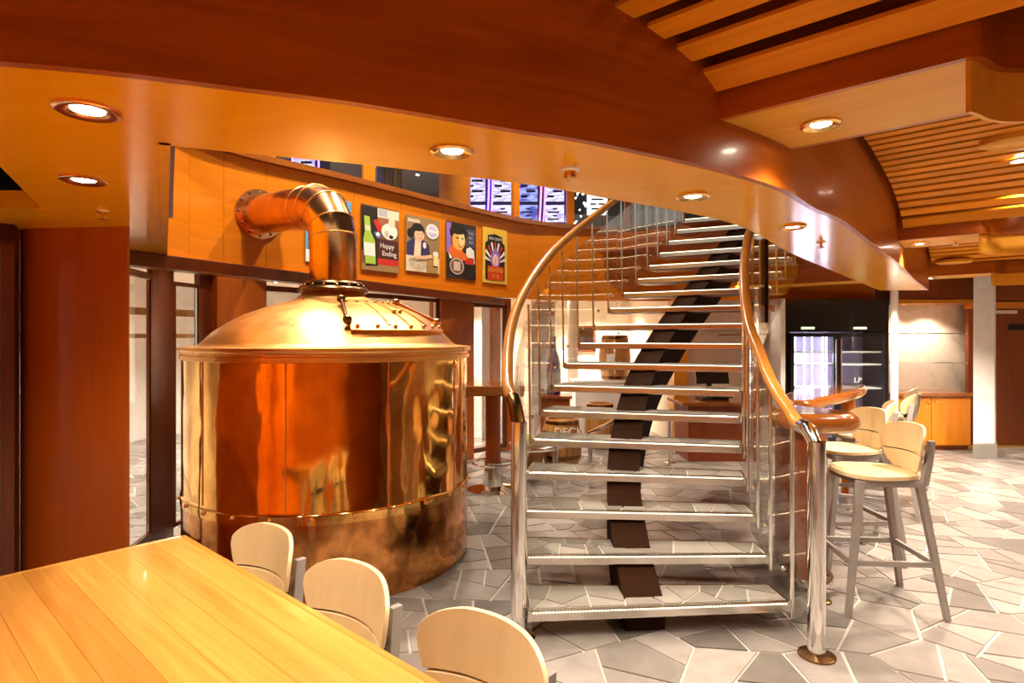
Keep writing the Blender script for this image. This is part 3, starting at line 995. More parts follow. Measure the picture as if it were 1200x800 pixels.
# seams of the copper sheets
for a0 in (-2.15, -1.55, -0.95, -0.35, -2.75):
    mb = MB()
    p = [TC + Vector((math.cos(a0 + e) * (R + 0.0005), math.sin(a0 + e) * (R + 0.0005), 0)) for e in (-0.004, 0.004)]
    mb.add([(p[0].x, p[0].y, 0.55), (p[1].x, p[1].y, 0.55), (p[1].x, p[1].y, 1.385), (p[0].x, p[0].y, 1.385)], [(0, 1, 2, 3)])
    q = TC + Vector((math.cos(a0) * (R - 0.0005), math.sin(a0) * (R - 0.0005), 0))
    MB().cyl((q.x, q.y, 0.55), (q.x, q.y, 1.385), 0.0035, n=8).build('sheet_seam', M['copperpipe'], tank, smooth=60)
# collar
mb = MB().lathe([(0.185, 1.835), (0.235, 1.845), (0.245, 1.865), (0.235, 1.88), (0.20, 1.89), (0.21, 1.905), (0.2, 1.92), (0.16, 1.93)], TC, 48, False)
for k in range(16):
    a = 2 * PI * k / 16
    mb.ball(TC + Vector((math.cos(a) * 0.212, math.sin(a) * 0.212, 1.885)), 0.018, 8)
mb.build('collar', M['bronze'], tank, smooth=50)
# flue: straight up, mitred bend, flange on the veneer wall
fp, ft = on_curve(fas, 303)
fend = Vector((fp.x, fp.y, 2.605)) + Vector((ft.y, -ft.x, 0)) * 0.0
top = TC + Vector((0, 0, 2.40))
hd = (fend - top); hd = Vector((hd.x, hd.y, 0)).normalized()
rp = 0.163
segs = [TC + Vector((0, 0, 1.86)), TC + Vector((0, 0, 2.24)), TC + Vector((0, 0, 2.33)) + hd * 0.03, TC + Vector((0, 0, 2.44)) + hd * 0.12, TC + Vector((0, 0, 2.50)) + hd * 0.26, TC + Vector((0, 0, 2.515)) + hd * 0.42, fend]
fl = MB()
# mitred tube: loops on bisecting planes
path = segs
loops = []
N = 40
upv = Vector((-hd.y, hd.x, 0))
for i, p in enumerate(path):
    d0 = (path[i] - path[i - 1]).normalized() if i else (path[1] - path[0]).normalized()
    d1 = (path[i + 1] - path[i]).normalized() if i < len(path) - 1 else d0
    t = (d0 + d1).normalized(); cosh = t.dot(d0)
    a = upv; b = t.cross(a).normalized()
    loops.append([p + a * (rp * math.cos(q)) + b * (rp / max(cosh, 0.5) * math.sin(q)) for q in [2 * PI * j / N for j in range(N)]])
fl.ring(loops, True)
fl.build('flue', M['copperpipe'], tank, smooth=18)
for i in range(1, len(path) - 1):
    c = path[i]
    mb = MB()
    lp = [Vector(q) for q in loops[i]]
    mb.tube(lp + [lp[0], lp[1]], 0.006, 6, False)
    mb.build('flue_seam', M['copperdome'], tank, smooth=60)
d1 = (fend - path[-2]).normalized()
nf = Vector((ft.y, -ft.x, 0))
MB().cyl(fend + nf * 0.0, fend + nf * 0.03, 0.215, n=40).build('flange', M['copperpipe'], tank, smooth=40)
fb = MB()
sd = Vector((ft.x, ft.y, 0))
for k in range(12):
    a = 2 * PI * k / 12
    fb.ball(fend + nf * 0.032 + sd * (0.19 * math.cos(a)) + Vector((0, 0, 0.19 * math.sin(a))), 0.012, 6)
fb.build('flange_bolts', M['bronze'], tank, smooth=60, kind='stuff')


# hatch lying on the dome
def dome_pt(ang, r, lift=0.0):
    for (r0, z0), (r1, z1) in zip(dome, dome[1:]):
        if r1 <= r <= r0:
            t = (r0 - r) / (r0 - r1); z = z0 + (z1 - z0) * t
            sl = Vector((z0 - z1, 0, 0)); nx = (z1 - z0); nz = (r0 - r1); L = math.hypot(nx, nz)
            return TC + Vector((math.cos(ang) * (r + nx / L * lift), math.sin(ang) * (r + nx / L * lift), z + nz / L * lift))
    return TC + Vector((math.cos(ang) * r, math.sin(ang) * r, 1.5 + lift))


def dome_patch(a0, a1, r0, r1, lift0, lift1, na=10, nr=6):
    vs, fs = [], []
    for L in (lift0, lift1):
        for i in range(na + 1):
            for j in range(nr + 1):
                vs.append(dome_pt(a0 + (a1 - a0) * i / na, r0 + (r1 - r0) * j / nr, L))
    st = (na + 1) * (nr + 1)
    I = lambda l, i, j: l * st + i * (nr + 1) + j
    for i in range(na):
        for j in range(nr):
            fs.append((I(1, i, j), I(1, i + 1, j), I(1, i + 1, j + 1), I(1, i, j + 1)))
            fs.append((I(0, i, j), I(0, i, j + 1), I(0, i + 1, j + 1), I(0, i + 1, j)))
    for i in range(na):
        for j in (0, nr):
            fs.append((I(0, i, j), I(0, i + 1, j), I(1, i + 1, j), I(1, i, j)))
    for j in range(nr):
        for i in (0, na):
            fs.append((I(0, i, j), I(0, i, j + 1), I(1, i, j + 1), I(1, i, j)))
    return MB().add(vs, fs)


HA0, HA1 = math.radians(-66), math.radians(-4)
dome_patch(HA0, HA1, 0.78, 0.40, 0.0, 0.022).build('hatch', M['copperdome'], tank, smooth=40)
for k in (0.30, 0.5, 0.72):
    a = HA0 + (HA1 - HA0) * k
    dome_patch(a, a + 0.025, 0.74, 0.44, 0.02, 0.028, 2, 6).build('hatch_rib', M['copperdome'], tank, smooth=40)
hb = MB()
for k in range(7):
    a = HA0 + (HA1 - HA0) * (0.05 + 0.9 * k / 6)
    hb.ball(dome_pt(a, 0.755, 0.026), 0.014, 8); hb.ball(dome_pt(a, 0.425, 0.026), 0.012, 8)
hb.ball(dome_pt(HA0 + 0.5 * (HA1 - HA0), 0.6, 0.03), 0.016, 8); hb.ball(dome_pt(HA0 + 0.58 * (HA1 - HA0), 0.6, 0.03), 0.016, 8)
hb.build('hatch_bolts', M['copperdome'], tank, smooth=60, kind='stuff')
for a, nm in ((HA0 - 0.02, 'hinge_bar'), (HA1 + 0.03, 'hinge_bar')):
    p, q = dome_pt(a, 0.72, 0.04), dome_pt(a, 0.44, 0.04)
    mb = MB().cyl(p, q, 0.013, n=12)
    mb.ball(p, 0.03, 10); mb.ball(q, 0.03, 10)
    mb.build(nm, M['bronze'] if a < -0.5 else M['copperpipe'], tank, smooth=60)

# =========================================================================================== CURVED STAIRCASE
OUT = [(.10, 2.68), (.08, 2.99), (.07, 3.30), (.07, 3.61), (.09, 3.90), (.14, 4.19), (.22, 4.48), (.32, 4.76), (.44, 5.03), (.59, 5.30), (.76, 5.56), (.94, 5.82), (1.12, 6.06),
       (1.31, 6.29), (1.48, 6.51), (1.645, 6.72), (1.80, 6.92), (1.95, 7.12), (2.10, 7.32), (2.25, 7.52)]
INN = [(1.48, 2.88), (1.45, 3.10), (1.43, 3.32), (1.44, 3.52), (1.46, 3.73), (1.51, 3.92), (1.58, 4.12), (1.66, 4.31), (1.76, 4.51), (1.88, 4.71), (2.02, 4.91), (2.17, 5.12), (2.34, 5.33),
       (2.52, 5.55), (2.72, 5.78), (2.92, 6.01), (3.11, 6.23), (3.29, 6.43), (3.47, 6.63), (3.65, 6.83)]
Z1, HR = 0.155, 0.166


def cur(L, k):
    k = max(0.0, min(len(L) - 1.001, k)); i = int(k); t = k - i
    g = lambda j: V2(*L[max(0, min(len(L) - 1, j))])
    a, b, c, d = g(i - 1), g(i), g(i + 1), g(i + 2)
    return 0.5 * ((2 * b) + (c - a) * t + (2 * a - 5 * b + 4 * c - d) * t * t + (3 * b - a - 3 * c + d) * t ** 3)


def nrm(L, k):
    t = (cur(L, k + 0.05) - cur(L, k - 0.05)).normalized()
    return V2(-t.y, t.x)                       # to the left of travel


def out3(k, off, dz): q = cur(OUT, k) + nrm(OUT, k) * off; return Vector((q.x, q.y, Z1 + HR * (k - 1) + dz))
def inn3(k, off, dz): q = cur(INN, k) - nrm(INN, k) * off; return Vector((q.x, q.y, Z1 + HR * (k - 1) + dz))


stair = thing('curved_staircase', 'open curved steel staircase with stone treads, glass sides and wooden handrails', 'staircase', (0.75, 3.0, 0))
srng = random.Random(5)
for k in range(1, 19):
    a, b = cur(OUT, k), cur(INN, k)
    c, d = cur(INN, k + 1.07), cur(OUT, k + 1.07)
    z = Z1 + HR * (k - 1)
    w = (b - a).normalized(); inwd = V2(-w.y, w.x)
    tr = bpy.data.objects.new('tread', None)
    body = MB().prism([a + inwd * 0.03, b + inwd * 0.03, c, d], z - 0.05, z - 0.006)
    tr = body.build('tread', M['treadgrout'] if k < 9 else M['door'], stair)
    ns = MB()
    ns.prism([a, b, b + inwd * 0.032, a + inwd * 0.032], z - 0.052, z + 0.001)
    ns.build('nosing', M['satin'], tr, bevel=0.005)
    ed = MB().wall(d, c, z - 0.052, z, 0.012, -1)
    ed.wall(a, d, z - 0.052, z, 0.012, -1); ed.wall(b, c, z - 0.052, z, 0.012, 1)
    ed.prism([a + inwd * 0.03, b + inwd * 0.03, c, d], z - 0.056, z - 0.05)
    ed.build('edge_frame', M['satin'] if k < 9 else M['door'], tr)
    # LED beads along the nosing
    lb = MB(); L = (b - a).length; nb = int(L / 0.017)
    for i in range(nb):
        q = a + w * (0.02 + (L - 0.04) * (i + 0.5) / nb) - inwd * 0.001
        lb.rbox((q.x, q.y, z - 0.006), (0.009, 0.005, 0.005), math.atan2(w.y, w.x))
    lb.build('led_strip', M['led'], tr, kind='stuff')
    if k <= 7:
        bd = []
        poly = [a + inwd * 0.040, b + inwd * 0.040 - w * 0.014, c - w * 0.014 - inwd * 0.018, d + w * 0.014 - inwd * 0.018]
        poly[0] = poly[0] + w * 0.014
        for i in range(4):
            e = poly[(i + 1) % 4] - poly[i]; n = V2(e.y, -e.x).normalized()
            bd.append((n, n.dot(poly[i])))
        xs, ys = [p.x for p in poly], [p.y for p in poly]
        for q, ar in paving(min(xs), max(xs), min(ys), max(ys), 0.165, 0.009, srng, bd):
            o = MB().prism(q, z - 0.02, z + srng.uniform(-0.001, 0.001)).build('stone', M['treadstone'], tr)
            set_tone(o, [srng.random()] * len(o.data.polygons))
    else:
        MB().prism([a + inwd * 0.034, b + inwd * 0.034, c - inwd * 0.012, d - inwd * 0.012], z - 0.008, z - 0.0005).build('tread_slab', M['skirt'], tr)

# stringer (hollow box beam under the middle of the treads)
path = []
for i in range(0, 71):
    k = 1.3 + i * 0.25
    a, b = cur(OUT, k), cur(INN, k)
    p = a.lerp(b, 0.455)
    t = (cur(OUT, k + .1).lerp(cur(INN, k + .1), .455) - cur(OUT, k - .1).lerp(cur(INN, k - .1), .455)).normalized()
    z = Z1 + HR * (k - 1) - 0.075
    path.append((Vector((p.x, p.y, z)), Vector((t.y, -t.x, 0)), max(0.03, min(0.33, z - 0.0))))
mb = MB()
mb.ring([[p - s * 0.105, p + s * 0.105, p + s * 0.105 - Vector((0, 0, h)), p - s * 0.105 - Vector((0, 0, h))] for p, s, h in path if p.z > 0.02])
mb.build('stringer', M['stringer'], stair, smooth=40)
for k in range(1, 19):     # steel brackets between stringer and treads
    a, b = cur(OUT, k + 0.45), cur(INN, k + 0.45)
    p = a.lerp(b, 0.455); w = (b - a).normalized()
    z = Z1 + HR * (k - 1)
    MB().rbox((p.x, p.y, z - 0.083 + 0.015), (0.19, 0.12, 0.03), math.atan2(w.y, w.x)).build('bracket', M['stringer'], stair)

# newel posts
for (x, y, zt) in ((0.035, 3.05, 1.10), (1.464, 2.87, 1.03)):
    n = MB().cyl((x, y, 0.0), (x, y, zt), 0.041, n=28).build('newel_post', M['steel'], stair, smooth=40)
    MB().lathe([(0.085, 0.0), (0.085, 0.008), (0.06, 0.016), (0.044, 0.02)], (x, y, 0), 32).build('base_flange', M['bronze'], n, smooth=40)

# handrails
lp = [Vector((0.035, 3.05, 1.09)), Vector((0.022, 3.10, 1.155))]
left_path = [Vector((0.035, 3.05, 1.08)), Vector((0.012, 3.13, 1.19))] + [out3(k, 0.085 if k < 2 else 0.095, 0.945) for k in [1.8 + 0.35 * i for i in range(48)]]
right_path = [Vector((1.464, 2.87, 1.01)), Vector((1.468, 2.95, 1.07))] + [inn3(k, 0.02, 0.945) for k in [0.9 + 0.35 * i for i in range(50)]]
for pth in (left_path, right_path):
    sm = catmull(pth, 3)
    MB().tube(sm, 0.034, 20).build('handrail', M['rail'], stair, smooth=50)
    L = 0; ii = 0
    while L < 0.16: L += (sm[ii + 1] - sm[ii]).length; ii += 1
    MB().tube(sm[:ii + 1], 0.0375, 20).build('rail_sleeve', M['steel'] if pth is right_path else M['bronze'], stair, smooth=50)

# glass panels and slim steel balusters
def glass_strip(fn, k0, k1, o0, name, zb=-0.20, zt=0.80):
    loops = []
    n = 3
    for i in range(n + 1):
        k = k0 + (k1 - k0) * i / n
        z0 = fn(k, o0, zb); z0.z = max(0.02, z0.z)
        z1 = fn(k, o0, zt)
        y0 = fn(k, o0 + 0.010, zb); y0.z = z0.z
        y1 = fn(k, o0 + 0.010, zt)
        loops.append([z0, z1, y1, y0])
    return MB().ring(loops).build(name, M['glass'], stair, smooth=40)


for i in range(11):
    k0, k1 = 0.75 + i * 1.6, 0.75 + (i + 1) * 1.6 - 0.012
    k1 = min(k1, 18.2)
    glass_strip(out3, max(k0, 1.15), k1, 0.045, 'glass_panel')
    glass_strip(inn3, k0, k1, 0.030, 'glass_panel')
for k in range(1, 19):
    if k >= 5:
        p0, p1 = out3(k + 0.08, 0.015, -0.06), out3(k + 0.08, 0.03, 0.93)
        MB().cyl(p0, p1, 0.0085, n=10).build('baluster', M['satin'], stair, smooth=50)
    p0, p1 = inn3(k + 0.08, 0.014, -0.10), inn3(k + 0.08, 0.014, 0.93)
    MB().cyl(p0, p1, 0.011, n=10).build('baluster', M['steel'], stair, smooth=50)
# clips on the glass
cl = MB()
for k in range(1, 19):
    for fn, o in ((out3, 0.03), (inn3, 0.02)):
        cl.ball(fn(k + 0.5, o, 0.05), 0.014, 8)
cl.build('glass_clips', M['steel'], stair, smooth=50, kind='stuff')
# dark hanger tube beside the inner rail
q0, q1 = at_y(895, 272, 5.0), at_y(895, 378, 5.0)
MB().rbox((q0.x, q0.y, (q0.z + q1.z) / 2), (0.045, 0.06, q0.z - q1.z), 0.4).build('hanger_post', M['stringer'], stair, bevel=0.004)
# landing at the top
q = [cur(OUT, 19), cur(INN, 19), V2(3.7, 8.33), V2(1.3, 8.6), V2(1.2, 8.4)]
struct('floor_landing', MB().prism(q, 2.72, Z_UP), M['darkface'])

# =========================================================================================== TABLE
P0 = V2(-1.30, 2.37)
PD, PS = d_, V2(-n_.x, -n_.y)
tb = thing('long_table', 'long varnished planked wooden table in the left foreground', 'table', (-1.1, 1.3, 0))
TW, TL, ZT = 0.92, 2.6, 0.75
nb = 9
fr = MB()
fr.prism([P0, P0 + PD * TL, P0 + PD * TL + PS * TW, P0 + PS * TW], ZT - 0.05, ZT - 0.012)
fr.build('table_board', M['table'], tb)
ew = 0.022
for i in range(nb):
    w = (TW - 2 * ew) / nb
    a = P0 + PS * (ew + i * w + 0.0004) + PD * ew
    b = P0 + PS * (ew + (i + 1) * w - 0.0004) + PD * ew
    MB().prism([a, a + PD * (TL - 2 * ew), b + PD * (TL - 2 * ew), b], ZT - 0.03, ZT).build('plank', M['table'], tb)
lipm = MB()
for a, b in ((P0, P0 + PD * TL), (P0 + PD * TL, P0 + PD * TL + PS * TW), (P0 + PD * TL + PS * TW, P0 + PS * TW), (P0 + PS * TW, P0)):
    lipm.wall(a, b, ZT - 0.055, ZT + 0.0005, ew - 0.0006, -1)
lipm.build('edge_band', M['table'], tb, bevel=0.004)
for t_ in (0.5, 2.1):
    c = P0 + PD * t_ + PS * (TW / 2)
    MB().cyl((c.x, c.y, 0.02), (c.x, c.y, ZT - 0.05), 0.05, n=24).build('leg', M['steel'], tb, smooth=40)
    MB().lathe([(0.3, 0), (0.3, 0.012), (0.06, 0.03)], (c.x, c.y, 0), 36).build('foot_plate', M['steel'], tb, smooth=40)


# =========================================================================================== CHAIRS AND STOOLS
def back_piece(s0, s1, zb, zt, hw=0.215, x0=-0.2, th=0.016, rows=8, cols=16):
    prof = [(0, .085), (0.02, .108), (.06, .13), (.15, .155), (.3, .18), (.5, .203), (.7, .215), (.82, .213), (.9, .198), (.95, .175), (.985, .14), (1.0, .10)]
    def w(s):
        for (a, wa), (b, wb) in zip(prof, prof[1:]):
            if a <= s <= b: return wa + (wb - wa) * (s - a) / (b - a)
        return prof[-1][1]
    vs, fs = [], []
    for side in (0, 1):
        for i in range(rows + 1):
            s = s0 + (s1 - s0) * i / rows
            if s1 == 1.0: s = s0 + (s1 - s0) * (1 - (1 - i / rows) ** 1.7)
            if s0 == 0.0: s = s0 + (s1 - s0) * (i / rows) ** 1.4
            for j in range(cols + 1):
                q = -1 + 2 * j / cols
                y = w(s) * q
                z = zb + (zt - zb) * s - (0.018 * (y / hw) ** 2 if s > 0.9 else 0.018 * (y / hw) ** 2 * s)
                x = x0 - 0.035 * (s - 0.3) + 0.075 * (y / hw) ** 2 - side * th
                vs.append((x, y, z))
    st = (rows + 1) * (cols + 1)
    I = lambda l, i, j: l * st + i * (cols + 1) + j
    for i in range(rows):
        for j in range(cols):
            fs.append((I(0, i, j), I(0, i, j + 1), I(0, i + 1, j + 1), I(0, i + 1, j)))
            fs.append((I(1, i, j), I(1, i + 1, j), I(1, i + 1, j + 1), I(1, i, j + 1)))
        for j in (0, cols):
            fs.append((I(0, i, j), I(0, i + 1, j), I(1, i + 1, j), I(1, i, j)))
    for j in range(cols):
        for i in (0, rows):
            fs.append((I(0, i, j), I(0, i, j + 1), I(1, i, j + 1), I(1, i, j)))
    return MB().add(vs, fs)


def square_tube(p0, p1, w0, w1):
    p0, p1 = Vector(p0), Vector(p1)
    return MB().ring([[p + Vector((a * w / 2, b * w / 2, 0)) for a, b in ((-1, -1), (1, -1), (1, 1), (-1, 1))] for p, w in ((p0, w0), (p1, w1))])


def make_seat(name, label, cat, group, zs, zback0, zback1, foot):
    t = thing(name, label, cat, (0, 0, 0), group)
    pts = []
    for k in range(40):
        a = 2 * PI * k / 40
        e = 2.6
        ca, sa = math.cos(a), math.sin(a)
        r = (abs(ca) ** e + abs(sa) ** e) ** (-1 / e)
        hw = 0.205 + 0.02 * ca * r
        pts.append(V2(0.215 * ca * r + 0.0, hw * sa * r))
    MB().prism(pts, zs - 0.022, zs).build('seat', M['chairwood'], t, bevel=0.007)
    back_piece(0.0, 0.378, zback0, zback1).build('backrest_lower', M['chairwood'], t, smooth=40, bevel=0.004)
    back_piece(0.402, 1.0, zback0, zback1, rows=12).build('backrest', M['chairwood'], t, smooth=40, bevel=0.004)
    back_piece(0.34, 0.45, zback0, zback1, hw=0.215, x0=-0.2165, th=0.004, rows=2).build('back_joint', M['black'], t)
    hx, hy = 0.155, 0.165
    sp = 0.05 + 0.055 * zs
    feet = {}
    for sx in (1, -1):
        for sy in (1, -1):
            top = Vector((sx * hx, sy * hy, zs - 0.03)); ft_ = Vector((sx * (hx + sp * (1.0 if sx > 0 else 1.25)), sy * (hy + sp * 0.62), 0))
            feet[(sx, sy)] = (top, ft_)
            square_tube(ft_, top, 0.030, 0.040).build('leg', M['grey'], t, bevel=0.003)
    fm = MB()
    zz = zs - 0.045
    for a, b in (((1, 1), (1, -1)), ((-1, 1), (-1, -1)), ((1, 1), (-1, 1)), ((1, -1), (-1, -1))):
        p, q = feet[a][0], feet[b][0]
        c = (p + q) / 2; d = q - p
        fm.rbox((c.x, c.y, zz), (d.length, 0.03, 0.035), math.atan2(d.y, d.x))
    fm.build('seat_frame', M['grey'], t)
    for sy in (1, -1):
        p0, p1 = Vector((-0.175, sy * 0.175, zs - 0.05)), Vector((-0.222, sy * 0.165, zback0 + (zback1 - zback0) * 0.72))
        MB().ring([[p + Vector((a * 0.019, b * w, 0)) for a, b in ((-1, -1), (1, -1), (1, 1), (-1, 1))] for p, w in ((p0, 0.016), (p0.lerp(p1, .5) + Vector((-.004, 0, 0)), 0.015), (p1, 0.011))]).build('back_post', M['grey'], t, bevel=0.003)
    if foot:
        zf = 0.29
        pos = {k: b.lerp(a, zf / a.z) for k, (a, b) in feet.items()}
        for a, b in (((1, 1), (1, -1)), ((-1, 1), (-1, -1)), ((1, 1), (-1, 1)), ((1, -1), (-1, -1))):
            p, q = pos[a], pos[b]; c = (p + q) / 2; d = q - p
            MB().rbox((c.x, c.y, zf), (d.length, 0.02, 0.03), math.atan2(d.y, d.x)).build('footrest', M['grey'], t, bevel=0.003)
    return t


stool = make_seat('bar_stool', 'pale wooden bar stool with grey legs nearest the chrome newel post', 'bar stool', 'bar stools along the bar', 0.765, 0.765, 1.035, True)
fdir = math.radians(173)
stool.location = (2.10, 3.47, 0); stool.rotation_euler = (0, 0, math.radians(176))
for x, y, a, lb in ((2.33, 4.18, 182, 'second bar stool, pale seat tucked under the rounded bar end'),
                    (2.80, 4.78, 150, 'third bar stool, mostly hidden behind the second stool'),
                    (3.30, 5.30, 142, 'fourth bar stool, seen edge on in front of the glass door fridge'),
                    (3.80, 6.00, 138, 'farthest bar stool, in front of the low wooden cabinet')):
    dup(stool, (x, y, 0), math.radians(a), lb)
chair = make_seat('dining_chair', 'pale wooden chair tucked at the table, lowest and nearest the camera', 'chair', 'chairs along the far side of the table', 0.455, 0.505, 0.79, False)
ca = math.atan2(-n_.y, -n_.x)
chair.location = (-0.05 - n_.x * 0.21, 1.57 - n_.y * 0.21 + 0.0, 0); chair.rotation_euler = (0, 0, ca); chair.scale = (1, 1.07, 1)
for (x, y, lb) in ((-0.495, 1.935, 'pale wooden chair tucked at the table, the middle one of three'),
                   (-0.925, 2.325, 'pale wooden chair at the far table corner, right before the copper kettle')):
    dup(chair, (x - n_.x * 0.21, y - n_.y * 0.21, 0), ca, lb)

# =========================================================================================== BAR
def slab_round(poly, z0, z1, r, steps=6):
    """horizontal slab with a bullnosed rim: poly is the outer outline, CCW"""
    pl = [V2(*p) for p in poly]
    n = len(pl)
    nr = []
    for i in range(n):
        t = (pl[(i + 1) % n] - pl[i - 1]).normalized(); nr.append(V2(t.y, -t.x))
    loops = []
    zc = (z0 + z1) / 2; h = (z1 - z0) / 2
    for k in range(2 * steps + 1):
        a = -PI / 2 + PI * k / (2 * steps)
        loops.append([(p.x - m.x * r * (1 - math.cos(a)), p.y - m.y * r * (1 - math.cos(a)), zc + h * math.sin(a)) for p, m in zip(pl, nr)])
    mb = MB().ring(loops, False)
    for lp, rev in ((loops[0], True), (loops[-1], False)):
        o = len(mb.v); mb.v += lp
        for t in tessellate_polygon([[Vector(q) for q in lp]]):
            mb.f.append([i + o for i in t]); mb.m.append(0)
    return mb


bar = thing('bar_counter', 'glossy bronze brown bar counter with thick rounded end beside the bar stools', 'bar counter', (1.8, 3.7, 0))
near = [(1.60, 3.66), (1.62, 3.56), (1.70, 3.50), (1.90, 3.49), (2.03, 3.52), (2.10, 3.60), (2.11, 3.70), (2.07, 3.82), (1.98, 3.95), (1.93, 4.10), (1.80, 4.12), (1.66, 3.9)]
nearc = catmull([V2(*p) for p in near + [near[0]]], 4)[:-1]
slab_round(nearc, 0.955, 1.075, 0.06).build('bar_top', M['bar'], bar, smooth=50)
MB().prism([(1.70, 3.56), (1.785, 3.55), (1.86, 3.75), (1.84, 4.05), (1.78, 4.05), (1.78, 3.8)], 0.04, 0.96).build('bar_front', M['door'], bar, bevel=0.006)
MB().prism([(1.70, 3.60), (1.775, 3.59), (1.85, 3.79), (1.83, 4.05), (1.79, 4.05), (1.78, 3.8)], 0.0, 0.04).build('plinth', M['bronze'], bar)
fr_ = [(1.68, 3.62, 0.10), (1.70, 3.47, 0.10), (1.80, 3.45, 0.10), (1.90, 3.56, 0.10), (1.93, 3.75, 0.10), (1.93, 4.05, 0.10)]
MB().tube(catmull([Vector(q) for q in fr_], 6), 0.022, 14).build('foot_rail', M['steel'], bar, smooth=50)
mb = MB()
for q in ((1.80, 3.455), (1.93, 3.85)):
    mb.cyl((q[0], q[1], 0), (q[0], q[1], 0.09), 0.014, n=10)
    mb.lathe([(0.045, 0), (0.045, 0.01), (0.016, 0.02)], (q[0], q[1], 0), 20)
mb.build('rail_supports', M['bronze'], bar, smooth=40)
bar2 = thing('bar_counter', 'second bar counter with glossy dark top reflecting the fridge lights', 'bar counter', (2.6, 5.0, 0))
far_ = [(1.98, 4.22), (2.10, 4.20), (2.35, 4.46), (2.75, 4.86), (3.10, 5.26), (3.33, 5.60), (3.36, 5.76), (3.22, 5.82), (2.9, 5.72), (2.5, 5.22), (2.15, 4.72), (1.96, 4.36)]
farc = catmull([V2(*p) for p in far_ + [far_[0]]], 4)[:-1]
slab_round(farc, 1.0, 1.085, 0.035).build('bar_top', M['bar'], bar2, smooth=50)
MB().prism([(2.38, 5.06), (2.48, 4.98), (2.84, 5.40), (2.95, 5.58), (2.88, 5.68), (2.68, 5.5)], 0.0, 1.02).build('bar_front', M['darkface'], bar2, bevel=0.006)
MB().cyl((3.22, 5.72, 0), (3.22, 5.72, 1.02), 0.06, n=20).build('support_post', M['cabinet'], bar2, smooth=40)

# =========================================================================================== FRIDGE, NICHE, CABINET
fx0, fx1, fy = 3.66, 5.05, 8.0
fr = thing('display_fridge', 'black double door display fridge with lit shelves at the back', 'fridge', ((fx0 + fx1) / 2, 8.3, 0))
mb = MB()
mb.box((fx0, fy, 1.60), (fx1, 8.6, 2.04)); mb.box((fx0, fy, 0), (fx1, 8.6, 0.18))
mb.box((fx0, fy, 0.18), (fx0 + 0.06, 8.6, 1.6)); mb.box((fx1 - 0.06, fy, 0.18), (fx1, 8.6, 1.6))
mb.box((fx0 + 0.06, 8.54, 0.18), (fx1 - 0.06, 8.6, 1.6))
mb.build('casing', M['blackgloss'], fr, bevel=0.006)
mid = 4.33
for x0, x1 in ((fx0 + 0.05, mid), (mid + 0.006, fx1 - 0.05)):
    mb = MB()
    b = 0.05
    mb.box((x0, fy - 0.05, 0.14), (x0 + b, fy - 0.005, 1.585)); mb.box((x1 - b, fy - 0.05, 0.14), (x1, fy - 0.005, 1.585))
    mb.box((x0 + b, fy - 0.05, 1.535), (x1 - b, fy - 0.005, 1.585)); mb.box((x0 + b, fy - 0.05, 0.14), (x1 - b, fy - 0.005, 0.2))
    dd = mb.build('door', M['blackgloss'], fr)
    MB().box((x0 + b, fy - 0.033, 0.2), (x1 - b, fy - 0.025, 1.535)).build('glass', M['pane'], dd)
    hx_ = mid - 0.03 if x1 == mid else mid + 0.036
    MB().cyl((hx_, fy - 0.08, 0.9), (hx_, fy - 0.08, 1.5), 0.009, n=10).build('handle', M['steel'], dd, smooth=40)
for x in (3.96, 4.66):
    MB().box((x - 0.085, fy - 0.012, 1.64), (x + 0.085, fy + 0.001, 1.665)).build('display_strip', M['led_yellow'], fr)
for z in (0.5, 0.83, 1.15, 1.32):
    MB().box((fx0 + 0.07, fy + 0.05, z), (fx1 - 0.07, 8.5, z + 0.018)).build('shelf', M['white'], fr)
for x in (fx0 + 0.10, fx0 + 0.20, fx0 + 0.33, fx0 + 0.46, fx0 + 0.57, mid + 0.05, mid + 0.10):
    MB().cyl((x, 8.42, 0.2), (x, 8.42, 1.55), 0.011, n=8).build('light_tube', M['cool_led'], fr)
MB().box((fx0 + 0.06, 8.50, 0.18), (fx1 - 0.06, 8.54, 1.6)).build('back_panel', plain('fridge_liner', (0.30, 0.24, 0.36), 0.3), fr)
l = bpy.data.lights.new('fridge_light', 'POINT'); l.energy = 2.5; l.color = (0.8, 0.78, 1.0); l.shadow_soft_size = 0.15
lo = bpy.data.objects.new('fridge_light', l); COL.objects.link(lo); lo.parent = fr; lo.location = (-0.35, -0.05, 1.25)
txt = bpy.data.curves.new('fridge_mark', 'FONT'); txt.body = 'LP'; txt.size = 0.1; txt.extrude = 0.002; txt.materials.append(M['white'])
to = bpy.data.objects.new('lettering', txt); COL.objects.link(to); to.parent = fr
to.matrix_local = Matrix(((1, 0, 0, 4.60 - fr.location.x), (0, 0, -1, fy + 0.03 - 8.3), (0, 1, 0, 0.92), (0, 0, 0, 1)))

